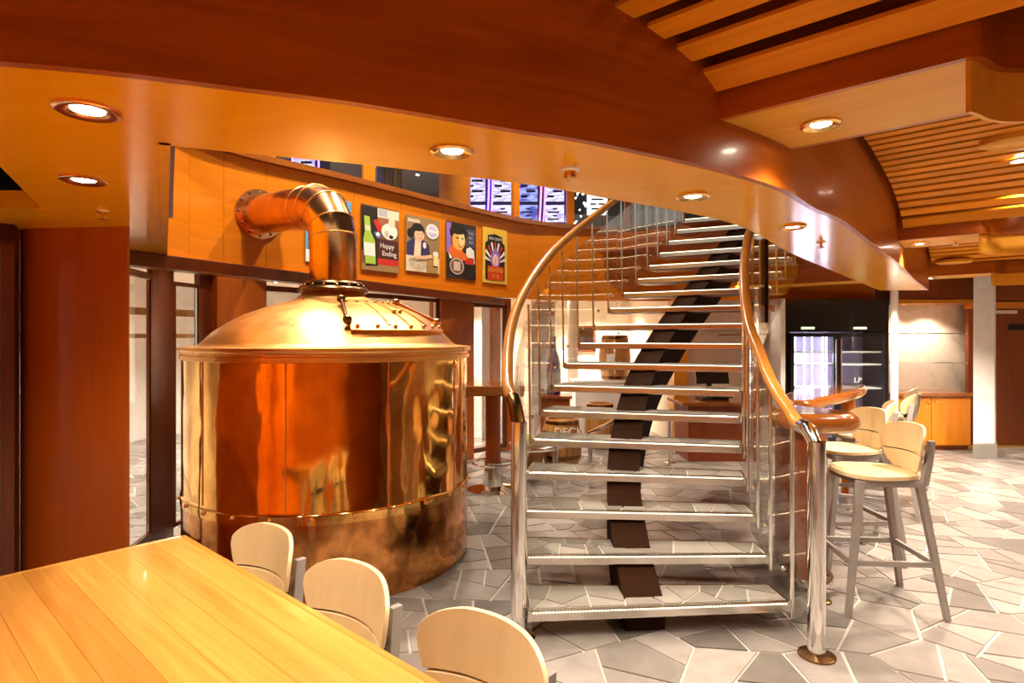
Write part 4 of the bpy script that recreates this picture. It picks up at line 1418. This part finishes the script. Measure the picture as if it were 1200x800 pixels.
cab = thing('base_cabinet', 'low orange wooden two door cabinet with worktop under glass shelves', 'cabinet', (5.65, 8.3, 0))
MB().box((5.12, 8.08, 0.06), (6.2, 8.6, 0.72)).build('body', M['cabinet'], cab)
MB().box((5.14, 8.12, 0.0), (6.2, 8.58, 0.06)).build('plinth', M['darkface'], cab)
MB().box((5.10, 8.02, 0.73), (6.22, 8.6, 0.78)).build('worktop', M['bar'], cab, bevel=0.008)
for x0, x1 in ((5.135, 5.655), (5.665, 6.19)):
    dd = MB().box((x0, 8.06, 0.075), (x1, 8.08, 0.71)).build('door', M['cabinet'], cab, bevel=0.003)
    hx_ = x1 - 0.05 if x0 < 5.5 else x0 + 0.05
    MB().cyl((hx_, 8.06, 0.66), (hx_, 8.035, 0.66), 0.012, n=12).build('knob', M['brass'], dd, smooth=40)
for (x0, x1, z, lb) in ((5.12, 6.38, 1.575, 'upper glass shelf in the cream niche over the cabinet'), (5.12, 6.38, 1.165, 'lower glass shelf in the cream niche over the cabinet'),
                        (2.9, 3.58, 1.555, 'upper glass shelf on the cream wall left of the fridge'), (2.9, 3.58, 1.15, 'lower glass shelf on the cream wall left of the fridge')):
    t = thing('glass_shelf', lb, 'shelf', ((x0 + x1) / 2, 8.5, z), 'glass wall shelves')
    MB().box((x0, 8.38, z), (x1, 8.62, z + 0.012)).build('shelf_board', M['pane'], t)
    MB().box((x0, 8.372, z - 0.002), (x1, 8.380, z + 0.014)).build('front_edge', M['satin'], t)
    for x in (x0 + 0.05, x1 - 0.05):
        MB().cyl((x, 8.62, z - 0.012), (x, 8.45, z - 0.012), 0.008, n=8).build('bracket', M['steel'], t)
# equipment on top of the door head
t = tag(MB().box((6.3, 8.2, 2.055), (6.75, 8.55, 2.065)).box((6.32, 8.2, 2.065), (6.72, 8.5, 2.2)).build('black_box', M['black'], bevel=0.01), 'black box above the dark door at far right', 'box')
bpy.data.objects.remove(t)

# =========================================================================================== FAR ROOM THINGS SEEN THROUGH THE STAIRS
pos = thing('cash_desk', 'dark brown cash desk behind the stair treads', 'desk', (2.5, 7.6, 0))
MB().box((2.17, 7.35, 0.0), (3.0, 7.95, 0.69)).build('body', M['door'], pos)
MB().box((2.08, 7.28, 0.69), (3.05, 8.0, 0.73)).build('desk_top', M['bar'], pos, bevel=0.006)
till = thing('cash_register', 'black till screen standing on the cash desk', 'cash register', (2.6, 7.65, 0.73))
MB().rbox((2.58, 7.72, 0.745), (0.34, 0.3, 0.03)).build('base', M['black'], till, bevel=0.006)
MB().rbox((2.66, 7.62, 0.78), (0.26, 0.16, 0.04)).build('keyboard', M['black'], till, bevel=0.006)
MB().cyl((2.55, 7.74, 0.76), (2.55, 7.72, 1.0), 0.035, n=14).build('stand', M['black'], till, smooth=40)
mb = MB().rbox((0, 0, 0), (0.42, 0.03, 0.26))
ct, st_ = math.cos(-0.35), math.sin(-0.35)
mb.v = [(2.56 + x, 7.66 + y * ct - z * st_, 1.06 + y * st_ + z * ct) for x, y, z in mb.v]
mb.build('screen', M['blackgloss'], till, bevel=0.006)


def barrel(name, x, y, z, r, h, label, group=None):
    t = thing(name, label, 'barrel', (x, y, z), group)
    prof = lambda s: r * (0.78 + 0.22 * math.sin(PI * s))
    n = 18
    for k in range(n):
        a0, a1 = 2 * PI * k / n + 0.012, 2 * PI * (k + 1) / n - 0.012
        loops = []
        for i in range(9):
            s = i / 8; R_ = prof(s); zz = z + h * s
            loops.append([(x + R_ * math.cos(a0), y + R_ * math.sin(a0), zz), (x + R_ * math.cos(a1), y + R_ * math.sin(a1), zz),
                          (x + (R_ - .025) * math.cos(a1), y + (R_ - .025) * math.sin(a1), zz), (x + (R_ - .025) * math.cos(a0), y + (R_ - .025) * math.sin(a0), zz)])
        MB().ring(loops).build('stave', M['barrel'], t)
    for s in (0.06, 0.26, 0.74, 0.94):
        R_ = prof(s)
        MB().lathe([(R_ - 0.004, z + h * s - 0.02), (R_ + 0.006, z + h * s - 0.02), (R_ + 0.006, z + h * s + 0.02), (R_ - 0.004, z + h * s + 0.02)], (x, y, 0), 36, False).build('hoop', M['bronze'], t, smooth=40)
    for zz in (z + 0.03, z + h - 0.045):
        MB().lathe([(prof(0.05) - 0.02, zz), (prof(0.05) - 0.02, zz + 0.015)], (x, y, 0), 30).build('barrel_head', M['barrel'], t)
    return t


stand = thing('display_stand', 'white display plinth under the upright oak barrel', 'plinth', (1.45, 9.2, 0))
MB().box((0.95, 8.95, 0), (2.05, 9.5, 0.85)).build('body', M['white'], stand)
MB().box((0.92, 8.92, 0.85), (2.08, 9.53, 0.88)).build('top', M['white'], stand)
bb = barrel('oak_barrel', 1.58, 9.2, 0.88, 0.245, 0.68, 'upright oak barrel with a white label on the white plinth')
lab = MB()
lab.wall((1.42, 8.965), (1.54, 8.945), 1.14, 1.28, 0.008, -1)
lab.build('paper_label', M['white'], bb)
barrel('oak_barrel', 1.22, 8.3, 0.0, 0.22, 0.62, 'low oak barrel standing on the floor, left of two', 'low barrels on the floor')
barrel('oak_barrel', 1.63, 8.3, 0.0, 0.19, 0.60, 'low oak barrel standing on the floor, right of two', 'low barrels on the floor')
b3 = barrel('oak_barrel', 0.58, 7.0, 0.0, 0.24, 0.58, 'dark barrel lettered DECK below the purple bottle')
tx = bpy.data.curves.new('barrel_text', 'FONT'); tx.body = 'DECK'; tx.size = 0.13; tx.extrude = 0.004; tx.align_x = 'CENTER'; tx.materials.append(M['white'])
to = bpy.data.objects.new('lettering', tx); COL.objects.link(to); to.parent = b3
to.matrix_local = Matrix(((1, 0, 0, 0.06), (0, 0, -1, -0.262), (0, 1, 0, 0.42), (0, 0, 0, 1)))
# purple bottle sculpture on a pale panel
pn = tag(MB().box((0.28, 8.62, 0), (0.62, 8.68, 2.05)).build('display_board', M['white'], bevel=0.004), 'tall pale display board behind the purple bottle', 'board')
bo = thing('display_bottle', 'tall purple display bottle against a pale panel', 'bottle', (0.59, 8.45, 0.72))
MB().lathe([(0.09, 0.72), (0.095, 0.74), (0.095, 1.14), (0.07, 1.26), (0.035, 1.36), (0.032, 1.50)], (0.59, 8.45, 0), 24).build('body', M['purple'], bo, smooth=50)
MB().lathe([(0.036, 1.50), (0.038, 1.54), (0.02, 1.55)], (0.59, 8.45, 0), 20).build('cap', M['bronze'], bo, smooth=50)
MB().lathe([(0.0965, 0.86), (0.0965, 1.04)], (0.59, 8.45, 0), 24, False).build('bottle_label', M['grey'], bo, smooth=50)
tag(MB().box((0.40, 8.25, 0), (0.80, 8.60, 0.68)).box((0.37, 8.22, 0.68), (0.83, 8.61, 0.72)).build('pedestal', M['door'], bevel=0.005), 'dark wooden pedestal under the purple bottle', 'pedestal')
# white post, framed pictures and bright panels of the far wall
struct('trim_17', MB().cyl((0.98, 9.6, 0), (0.98, 9.6, 2.32), 0.085, n=24), M['cream'], smooth=40)
for (x0, x1, z0, z1, m, lb) in ((1.18, 1.62, 1.25, 1.75, 'frame', 'dark framed picture on the far cream wall behind the stairs'), (2.05, 2.9, 0.95, 1.62, 'white', 'white board on the far wall behind the stringer')):
    t = thing('wall_picture', lb, 'picture', ((x0 + x1) / 2, 11.58, z0))
    mb = MB()
    for q in (((x0, z0), (x1, z0 + 0.04)), ((x0, z1 - 0.04), (x1, z1)), ((x0, z0), (x0 + 0.04, z1)), ((x1 - 0.04, z0), (x1, z1))):
        mb.box((q[0][0], 11.55, q[0][1]), (q[1][0], 11.6, q[1][1]))
    mb.build('picture_frame', M[m], t)
    MB().box((x0 + 0.04, 11.57, z0 + 0.04), (x1 - 0.04, 11.59, z1 - 0.04)).build('picture', M['bronze'] if m == 'frame' else M['white'], t)
# low chrome guard rail
gr = thing('guard_rail', 'low chrome guard rail with posts behind the staircase', 'railing', (0.9, 6.2, 0))
rp_ = [Vector((0.13, 5.85, 0.42)), Vector((0.42, 5.80, 0.46)), Vector((0.80, 6.1, 0.55)), Vector((1.30, 6.95, 0.62))]
MB().tube(catmull(rp_, 8), 0.026, 14).build('top_tube', M['steel'], gr, smooth=50)
for p in (rp_[1], rp_[2], Vector((1.30, 6.95, 0.62))):
    MB().cyl((p.x, p.y, 0), (p.x, p.y, p.z), 0.024, n=14).build('post', M['steel'], gr, smooth=50)
tag(MB().cyl((1.92, 7.25, 0), (1.92, 7.25, 0.62), 0.024, n=14).lathe([(0.07, 0), (0.07, 0.012), (0.025, 0.02)], (1.92, 7.25, 0), 24).lathe([(0.024, 0.62), (0.03, 0.63), (0.02, 0.66), (0.002, 0.665)], (1.92, 7.25, 0), 20).build('barrier_post', M['steel'], smooth=50),
    'single chrome barrier post left of the cash desk', 'post')
# basket planter
bk = thing('wicker_basket', 'brown basket with a yellow fruit behind the left newel post', 'basket', (0.18, 6.75, 0))
MB().lathe([(0.14, 0), (0.2, 0.32), (0.215, 0.34), (0.2, 0.345), (0.185, 0.33), (0.13, 0.03)], (0.18, 6.75, 0), 28, False).build('basket_body', M['barrel'], bk, smooth=50)
tag(MB().ball((0.2, 6.75, 0.37), 0.06, 14, 1.1).build('lemon', plain('lemon_skin', (0.75, 0.62, 0.05), 0.4), smooth=60), 'yellow fruit lying in the brown basket', 'fruit')

# high table beside the kettle
hc = V2(-0.19, 6.0)
ht = thing('high_table', 'wooden bar height table with chrome ring foot behind the copper kettle', 'table', (hc.x, hc.y, 0))
MB().rbox((hc.x + 0.0, hc.y, 1.015), (0.62, 0.62, 0.10)).build('table_top', M['bar'], ht, bevel=0.01)
MB().cyl((hc.x, hc.y, 0.28), (hc.x, hc.y, 0.965), 0.075, n=28).build('leg', M['pillar'], ht, smooth=40)
mb = MB().lathe([(0.26, 0), (0.26, 0.012), (0.10, 0.05), (0.085, 0.28)], (hc.x, hc.y, 0), 36, False)
mb.build('foot_plate', M['steel'], ht, smooth=40)
lp = [Vector((hc.x + 0.2 * math.cos(a), hc.y + 0.2 * math.sin(a), 0.27)) for a in [2 * PI * k / 30 for k in range(32)]]
mb = MB().tube(lp, 0.014, 10, False)
for k in range(3):
    a = 2 * PI * k / 3 + 0.4
    mb.cyl((hc.x, hc.y, 0.27), (hc.x + 0.2 * math.cos(a), hc.y + 0.2 * math.sin(a), 0.27), 0.01, n=8)
mb.build('foot_ring', M['steel'], ht, smooth=50)

# =========================================================================================== UPPER LEVEL GAMES ROOM
def slot(u, y, w, label, scr=('screenA', 'screenB')):
    c = at_y(u, 300, y); x = c.x
    t = thing('slot_machine', label, 'slot machine', (x, y, Z_UP), 'slot machines on the upper level')
    z0 = Z_UP
    MB().box((x - w / 2, y, z0), (x + w / 2, y + 0.6, z0 + 1.95)).build('cabinet', M['purple'], t, bevel=0.02)
    for q, (a, b, m) in enumerate(((0.42, 0.70, scr[1]), (0.76, 1.18, scr[0]), (1.25, 1.58, scr[1]), (1.65, 1.9, scr[0]))):
        xa, xb = x - w / 2 + 0.05, x + w / 2 - 0.05
        sc = MB().box((xa, y - 0.02, z0 + a), (xb, y - 0.001, z0 + b)).build('screen', M[m], t)
        bars, lit = MB(), MB()
        h = b - a
        for e in range(4):
            zz = z0 + a + h * (0.14 + 0.2 * e)
            f = 0.45 if (e + q) % 2 else 0.78
            bars.box((xa + 0.03 + (0.3 * (xb - xa) if e % 2 else 0), y - 0.024, zz), (xa + 0.03 + f * (xb - xa - 0.06) + (0.12 * w if e % 2 else 0), y - 0.02, zz + h * 0.09))
        bars.build('screen_bands', M['screen_dark'], sc, kind='stuff')
    for sgn, m in ((-1, 'purpleled'), (1, 'pinkled' if scr[0] == 'screenB' else 'purpleled')):
        MB().tube([(x + sgn * (w / 2 - 0.02) + 0.03 * math.sin(q / 8 * PI), y - 0.015, z0 + 0.4 + 1.5 * q / 8) for q in range(9)], 0.014, 8).build('light_strip', M[m], t, smooth=50)
    MB().box((x - w / 2 + 0.03, y - 0.16, z0 + 0.30), (x + w / 2 - 0.03, y + 0.02, z0 + 0.40)).build('button_deck', M['black'], t, bevel=0.01)


slot(356, 8.6, 0.42, 'slot machine glowing white and violet above the copper flue')
slot(556, 9.6, 0.45, 'slot machine with stacked white screens right of the round upper column', ('screenA', 'screenA'))
slot(589, 9.6, 0.42, 'slot machine with lavender screens left of the second upper mullion', ('screenA', 'screenA'))
slot(619, 9.6, 0.40, 'slot machine with blue violet screens between the right upper mullions', ('screenB', 'screenB'))
slot(650, 9.6, 0.40, 'slot machine with white screens and a pink edge beside the sparkling panel', ('screenA', 'screenA'))
# gold clad columns upstairs
for (u, y, r, m, lb) in ((455, 10.5, 0.16, 'gold', 'gold clad column upstairs behind the left upper mullion'), (467, 10.6, 0.10, 'gold', 'slim gold column upstairs beside the thicker gold one'),
                         (445, 10.4, 0.08, 'steel', 'slim silver column upstairs, leftmost of three')):
    x = (u - 600) / F * y
    tag(MB().lathe([(r, Z_UP), (r, 5.05)], (x, y, 0), 24).build('clad_column', M[m], smooth=40), lb, 'column')
x = (679 - 600) / F * 10.2
sp = thing('sparkle_panel', 'dark panel with tiny sparkles beside the white notice upstairs', 'panel', (x, 10.2, Z_UP))
MB().box((x - 0.13, 10.2, Z_UP), (x + 0.13, 10.26, 4.6)).build('board', M['black'], sp)
mb = MB(); r_ = random.Random(3)
for i in range(26):
    mb.box(*[(lambda a, b, s: ((a - s, 10.192, b - s), (a + s, 10.2, b + s)))(x + r_.uniform(-.11, .11), r_.uniform(3.2, 4.5), 0.008)][0])
mb.build('sparkles', M['bulb'], sp, kind='stuff')
x = (700 - 600) / F * 10.1
nt_ = thing('notice_board', 'white lit notice with dark writing upstairs, beside the handrail top', 'sign', (x, 10.1, 3.6))
MB().box((x - 0.17, 10.1, 3.60), (x + 0.17, 10.14, 3.98)).build('board', emission('notice_white', (0.9, 0.86, 0.8), 0.8), nt_)
mb = MB()
for zz, a, b in ((3.86, -.1, .1), (3.78, -.12, -.02), (3.78, 0.02, .12), (3.70, -.1, .09)):
    mb.box((x + a, 10.094, zz - 0.014), (x + b, 10.1, zz + 0.014))
mb.build('writing', M['black'], nt_)
tag(MB().box((x - 0.05, 10.05, Z_UP), (x + 0.05, 10.15, 3.60)).build('notice_stand', M['black']), 'black stand carrying the white notice upstairs', 'stand')

# =========================================================================================== POSTERS
CM = {}


def cmat(c):
    if c not in CM: CM[c] = plain('print_%d' % len(CM), c, rough=0.45, vary=0.03)
    return CM[c]


def ell(cx, cy, rx, ry, n=20): return [(cx + rx * math.cos(2 * PI * k / n), cy + ry * math.sin(2 * PI * k / n)) for k in range(n)]
def rec_(x0, y0, x1, y1): return [(x0, y0), (x1, y0), (x1, y1), (x0, y1)]


def poster(label, ua, ub, vt, vb, base, shapes, texts):
    uc = (ua + ub) / 2
    pa, pb = on_curve(fas, ua)[0], on_curve(fas, ub)[0]
    r = (pb - pa); wid = r.length; r = r / wid
    nrm_ = V2(r.y, -r.x)
    mid, _ = on_curve(fas, uc)
    pm = (pa + pb) / 2
    sag = max(0.0, (pm - mid).dot(nrm_) * 1.0)
    base_pt = pm + nrm_ * 0.012
    zt, zb = EYE + (V0 - vt) / F * pm.y, EYE + (V0 - vb) / F * pm.y
    h = zt - zb
    t = thing('poster', label, 'poster', (base_pt.x, base_pt.y, zb), 'posters on the curved veneer wall')
    def w3(x, y, d): q = base_pt + r * ((x - 0.5) * wid) + nrm_ * d; return (q.x, q.y, zb + y * h)
    mb = MB()
    vs = [w3(0, 0, 0), w3(1, 0, 0), w3(1, 1, 0), w3(0, 1, 0), w3(0, 0, .006), w3(1, 0, .006), w3(1, 1, .006), w3(0, 1, .006)]
    mb.add(vs, [(3, 2, 1, 0), (4, 5, 6, 7), (0, 1, 5, 4), (1, 2, 6, 5), (2, 3, 7, 6), (3, 0, 4, 7)])
    mb.build('sheet', cmat(base), t)
    mats, idx, pm_ = [], {}, MB()
    for k, (c, poly) in enumerate(shapes):
        if c not in idx: idx[c] = len(mats); mats.append(cmat(c))
        pm_.mi = idx[c]
        lvl = 0.0065 + 0.0004 * k
        o = len(pm_.v)
        pm_.v += [w3(x, y, lvl) for x, y in poly]
        for tri in tessellate_polygon([[Vector((x, y, 0)) for x, y in poly]]):
            pm_.f.append([i + o for i in tri]); pm_.m.append(idx[c])
    if shapes:
        pm_.build('print', mats, t)
    for body, x, y, size, c in texts:
        tx = bpy.data.curves.new('poster_text', 'FONT'); tx.body = body; tx.size = size * h; tx.align_x = 'CENTER'; tx.materials.append(cmat(c)); tx.extrude = 0.0004
        to = bpy.data.objects.new('lettering', tx); COL.objects.link(to); to.parent = t
        q = Vector(w3(x, y, 0.0068 + 0.0004 * (len(shapes) + 1))) - Vector(t.location)
        to.matrix_local = Matrix(((r.x, 0, nrm_.x, q.x), (r.y, 0, nrm_.y, q.y), (0, 1, 0, q.z), (0, 0, 0, 1)))
    return t


WH, BK, RD, NV = (0.85, 0.80, 0.74), (0.02, 0.014, 0.012), (0.55, 0.03, 0.02), (0.045, 0.035, 0.11)
SK, BR, CR, YL, PU, OR = (0.78, 0.48, 0.30), (0.20, 0.085, 0.03), (0.78, 0.66, 0.46), (0.80, 0.50, 0.06), (0.30, 0.16, 0.55), (0.75, 0.15, 0.02)
poster('blue and orange poster partly hidden behind the copper flue', 357, 410, 232, 309, (0.10, 0.38, 0.62),
       [(WH, rec_(0, 0, 1, 0.18)), (BR, rec_(0.05, 0.18, 0.95, 0.45)), (OR, ell(0.25, 0.3, 0.18, 0.1)), (NV, rec_(0.03, 0.5, 0.35, 0.85)), (WH, ell(0.3, 0.6, 0.08, 0.1)), (YL, ell(0.7, 0.62, 0.2, 0.2))], [])
hp = [(0.47, .40)]
poster('poster with a green bottle, red sauce and the words Happy Ending', 422, 466, 243, 318, BR,
       [(BK, rec_(0, 0.30, 0.45, 0.98)), (CR, rec_(0.42, 0.82, 1, 0.98)), ((0.45, 0.42, 0.5), rec_(0.45, 0.86, 0.68, 0.97)), ((0.35, 0.13, 0.06), rec_(0.42, 0.68, 1, 0.84)),
        (RD, [(0.3, 0.78), (0.42, 0.80), (0.56, 0.66), (0.44, 0.6)]), (RD, [(0.55, 0.70), (0.75, 0.80), (0.78, 0.76), (0.56, 0.64)]), (WH, ell(0.74, 0.64, 0.22, 0.13)), (CR, ell(0.80, 0.79, 0.09, 0.08)),
        ((0.55, 0.5, 0.35), ell(0.66, 0.6, 0.06, 0.05)), (BK, ell(0.78, 0.56, 0.06, 0.03)), ((0.12, 0.16, 0.42), ell(0.40, 0.56, 0.11, 0.05)), (WH, ell(0.42, 0.57, 0.05, 0.03)),
        ((0.07, 0.02, 0.015), rec_(0.32, 0.20, 0.98, 0.50)), (RD, rec_(0.3, 0.10, 0.98, 0.20)), ((0.32, 0.2, 0.08), rec_(0, 0.0, 0.98, 0.10)),
        (BK, [(0.10, 0.06), (0.42, 0.08), (0.40, 0.5), (0.28, 0.62), (0.26, 0.86), (0.06, 0.84), (0.06, 0.55), (0.08, 0.5)]),
        ((0.36, 0.55, 0.06), [(0.10, 0.10), (0.36, 0.10), (0.34, 0.46), (0.24, 0.58), (0.20, 0.82), (0.06, 0.82), (0.08, 0.58), (0.04, 0.46)]),
        (WH, [(0.06, 0.22), (0.35, 0.22), (0.33, 0.42), (0.05, 0.42)]), (CR, [(0.09, 0.60), (0.22, 0.60), (0.21, 0.68), (0.08, 0.68)])],
       [('Happy', 0.66, 0.37, 0.11, WH), ('Ending', 0.72, 0.25, 0.11, WH)])
poster('poster of a dark haired woman in a navy jacket with a round badge', 474.5, 513.5, 255, 319, (0.30, 0.19, 0.08),
       [(CR, rec_(0, 0, 1, 0.28)), ((0.42, 0.24, 0.08), rec_(0.6, 0.0, 0.96, 0.3)), ((0.6, 0.5, 0.4), rec_(0.05, 0.88, 0.4, 0.94)),
        (NV, [(0.02, 0.28), (0.02, 0.50), (0.2, 0.60), (0.5, 0.60), (0.68, 0.50), (0.72, 0.3)]), (CR, [(0.22, 0.28), (0.26, 0.60), (0.44, 0.60), (0.42, 0.28)]),
        (BK, ell(0.34, 0.74, 0.20, 0.14)), (BK, ell(0.13, 0.68, 0.10, 0.09)), (SK, ell(0.38, 0.66, 0.15, 0.10)), (BK, ell(0.33, 0.79, 0.17, 0.06)), (SK, rec_(0.3, 0.54, 0.42, 0.62)),
        (BK, rec_(0.33, 0.675, 0.37, 0.685)), (BK, rec_(0.44, 0.675, 0.48, 0.685)), (RD, rec_(0.39, 0.605, 0.46, 0.615)), (SK, [(0.2, 0.26), (0.75, 0.34), (0.8, 0.28), (0.3, 0.2)]),
        (WH, ell(0.77, 0.77, 0.20, 0.14, 24)), ((0.55, 0.5, 0.75), ell(0.77, 0.77, 0.15, 0.105, 24)), (WH, rec_(0.62, 0.745, 0.92, 0.795)), (WH, ell(0.53, 0.49, 0.05, 0.06)),
        ((0.86, 0.72, 0.3), rec_(0.80, 0.14, 0.95, 0.34)), (WH, ell(0.87, 0.36, 0.09, 0.05))],
       [('JOJO VARIED', 0.34, 0.19, 0.075, BR), ('Tap me Only', 0.36, 0.10, 0.085, (0.35, 0.28, 0.3)), ('at the bar', 0.36, 0.035, 0.055, BR)])
poster('dark poster of a smiling face with dark hair and a round seal', 522, 556.5, 262, 327, (0.03, 0.022, 0.02),
       [(PU, rec_(0, 0.45, 0.15, 0.98)), ((0.08, 0.07, 0.12), rec_(0.62, 0.6, 0.98, 0.92)), (BK, ell(0.40, 0.82, 0.30, 0.15)),
        (OR, [(0.06, 0.50), (0.2, 0.62), (0.5, 0.55), (0.62, 0.42), (0.3, 0.34), (0.12, 0.4)]), ((0.85, 0.42, 0.08), ell(0.40, 0.68, 0.22, 0.17)), ((0.9, 0.66, 0.30), ell(0.50, 0.72, 0.10, 0.12)),
        (BK, ell(0.36, 0.86, 0.26, 0.07)), (BK, rec_(0.30, 0.715, 0.40, 0.735)), (BK, rec_(0.48, 0.715, 0.56, 0.735)), (BK, [(0.38, 0.60), (0.52, 0.59), (0.45, 0.56)]), (WH, [(0.40, 0.598), (0.50, 0.59), (0.45, 0.575)]),
        (WH, [(0.62, 0.36), (0.66, 0.56), (0.78, 0.60), (0.92, 0.54), (0.95, 0.3), (0.7, 0.32)]), (RD, [(0.6, 0.28), (0.66, 0.40), (0.92, 0.40), (0.92, 0.28)]), (OR, ell(0.55, 0.40, 0.14, 0.07)),
        (WH, [(0.04, 0.46), (0.18, 0.36), (0.10, 0.34)]), ((0.02, 0.014, 0.012), rec_(0.56, 0.02, 0.98, 0.26)),
        ((0.55, 0.42, 0.38), ell(0.33, 0.22, 0.24, 0.15, 24)), (BR, ell(0.33, 0.22, 0.20, 0.125, 24)), ((0.62, 0.5, 0.45), [(0.22, 0.14), (0.22, 0.30), (0.44, 0.30), (0.44, 0.14)])],
       [('THE', 0.80, 0.82, 0.07, (0.5, 0.45, 0.5)), ('BIG', 0.80, 0.74, 0.07, (0.5, 0.45, 0.5)), ('ALE', 0.80, 0.66, 0.07, (0.5, 0.45, 0.5))])
rays = []
for k in range(-4, 5):
    a = k * 0.33
    a0, a1 = a - 0.085, a + 0.085
    def rr(an, rx): return (0.5 + math.sin(an) * rx * 1.15, 0.36 + math.cos(an) * rx)
    rays.append((WH if k % 2 else (RD if k in (-2, 0, 2) else CR), [rr(a0, 0.14), rr(a0, 0.40), rr(a1, 0.40), rr(a1, 0.14)]))
poster('yellow edged poster with purple rays and the words ION LIGHT', 564.5, 593, 268, 332, YL,
       [(BK, [(0.10, 0.06), (0.90, 0.06), (0.90, 0.72), (0.80, 0.76), (0.80, 0.86), (0.5, 0.90), (0.2, 0.86), (0.2, 0.76), (0.10, 0.72)])] + rays +
       [(PU, ell(0.5, 0.44, 0.20, 0.17)), (PU, [(0.4, 0.5), (0.5, 0.72), (0.6, 0.5)]), ((0.85, 0.55, 0.7), ell(0.5, 0.42, 0.12, 0.11)), (YL, ell(0.5, 0.41, 0.05, 0.09)),
        ((0.62, 0.05, 0.01), rec_(0.18, 0.06, 0.84, 0.31))],
       [('ION LIGHT', 0.5, 0.785, 0.072, WH), ('LIGHTED', 0.51, 0.205, 0.10, YL), ('IT IS', 0.51, 0.09, 0.10, YL)])

# lettering becomes plain mesh
bpy.context.view_layer.update()
dg = bpy.context.evaluated_depsgraph_get()
for o in [o for o in bpy.data.objects if o.type == 'FONT']:
    me = bpy.data.meshes.new_from_object(o.evaluated_get(dg))
    n = bpy.data.objects.new('lettering', me); COL.objects.link(n)
    n.parent = o.parent; n.matrix_local = o.matrix_local.copy()
    bpy.data.objects.remove(o)

print('objects', len(bpy.data.objects))
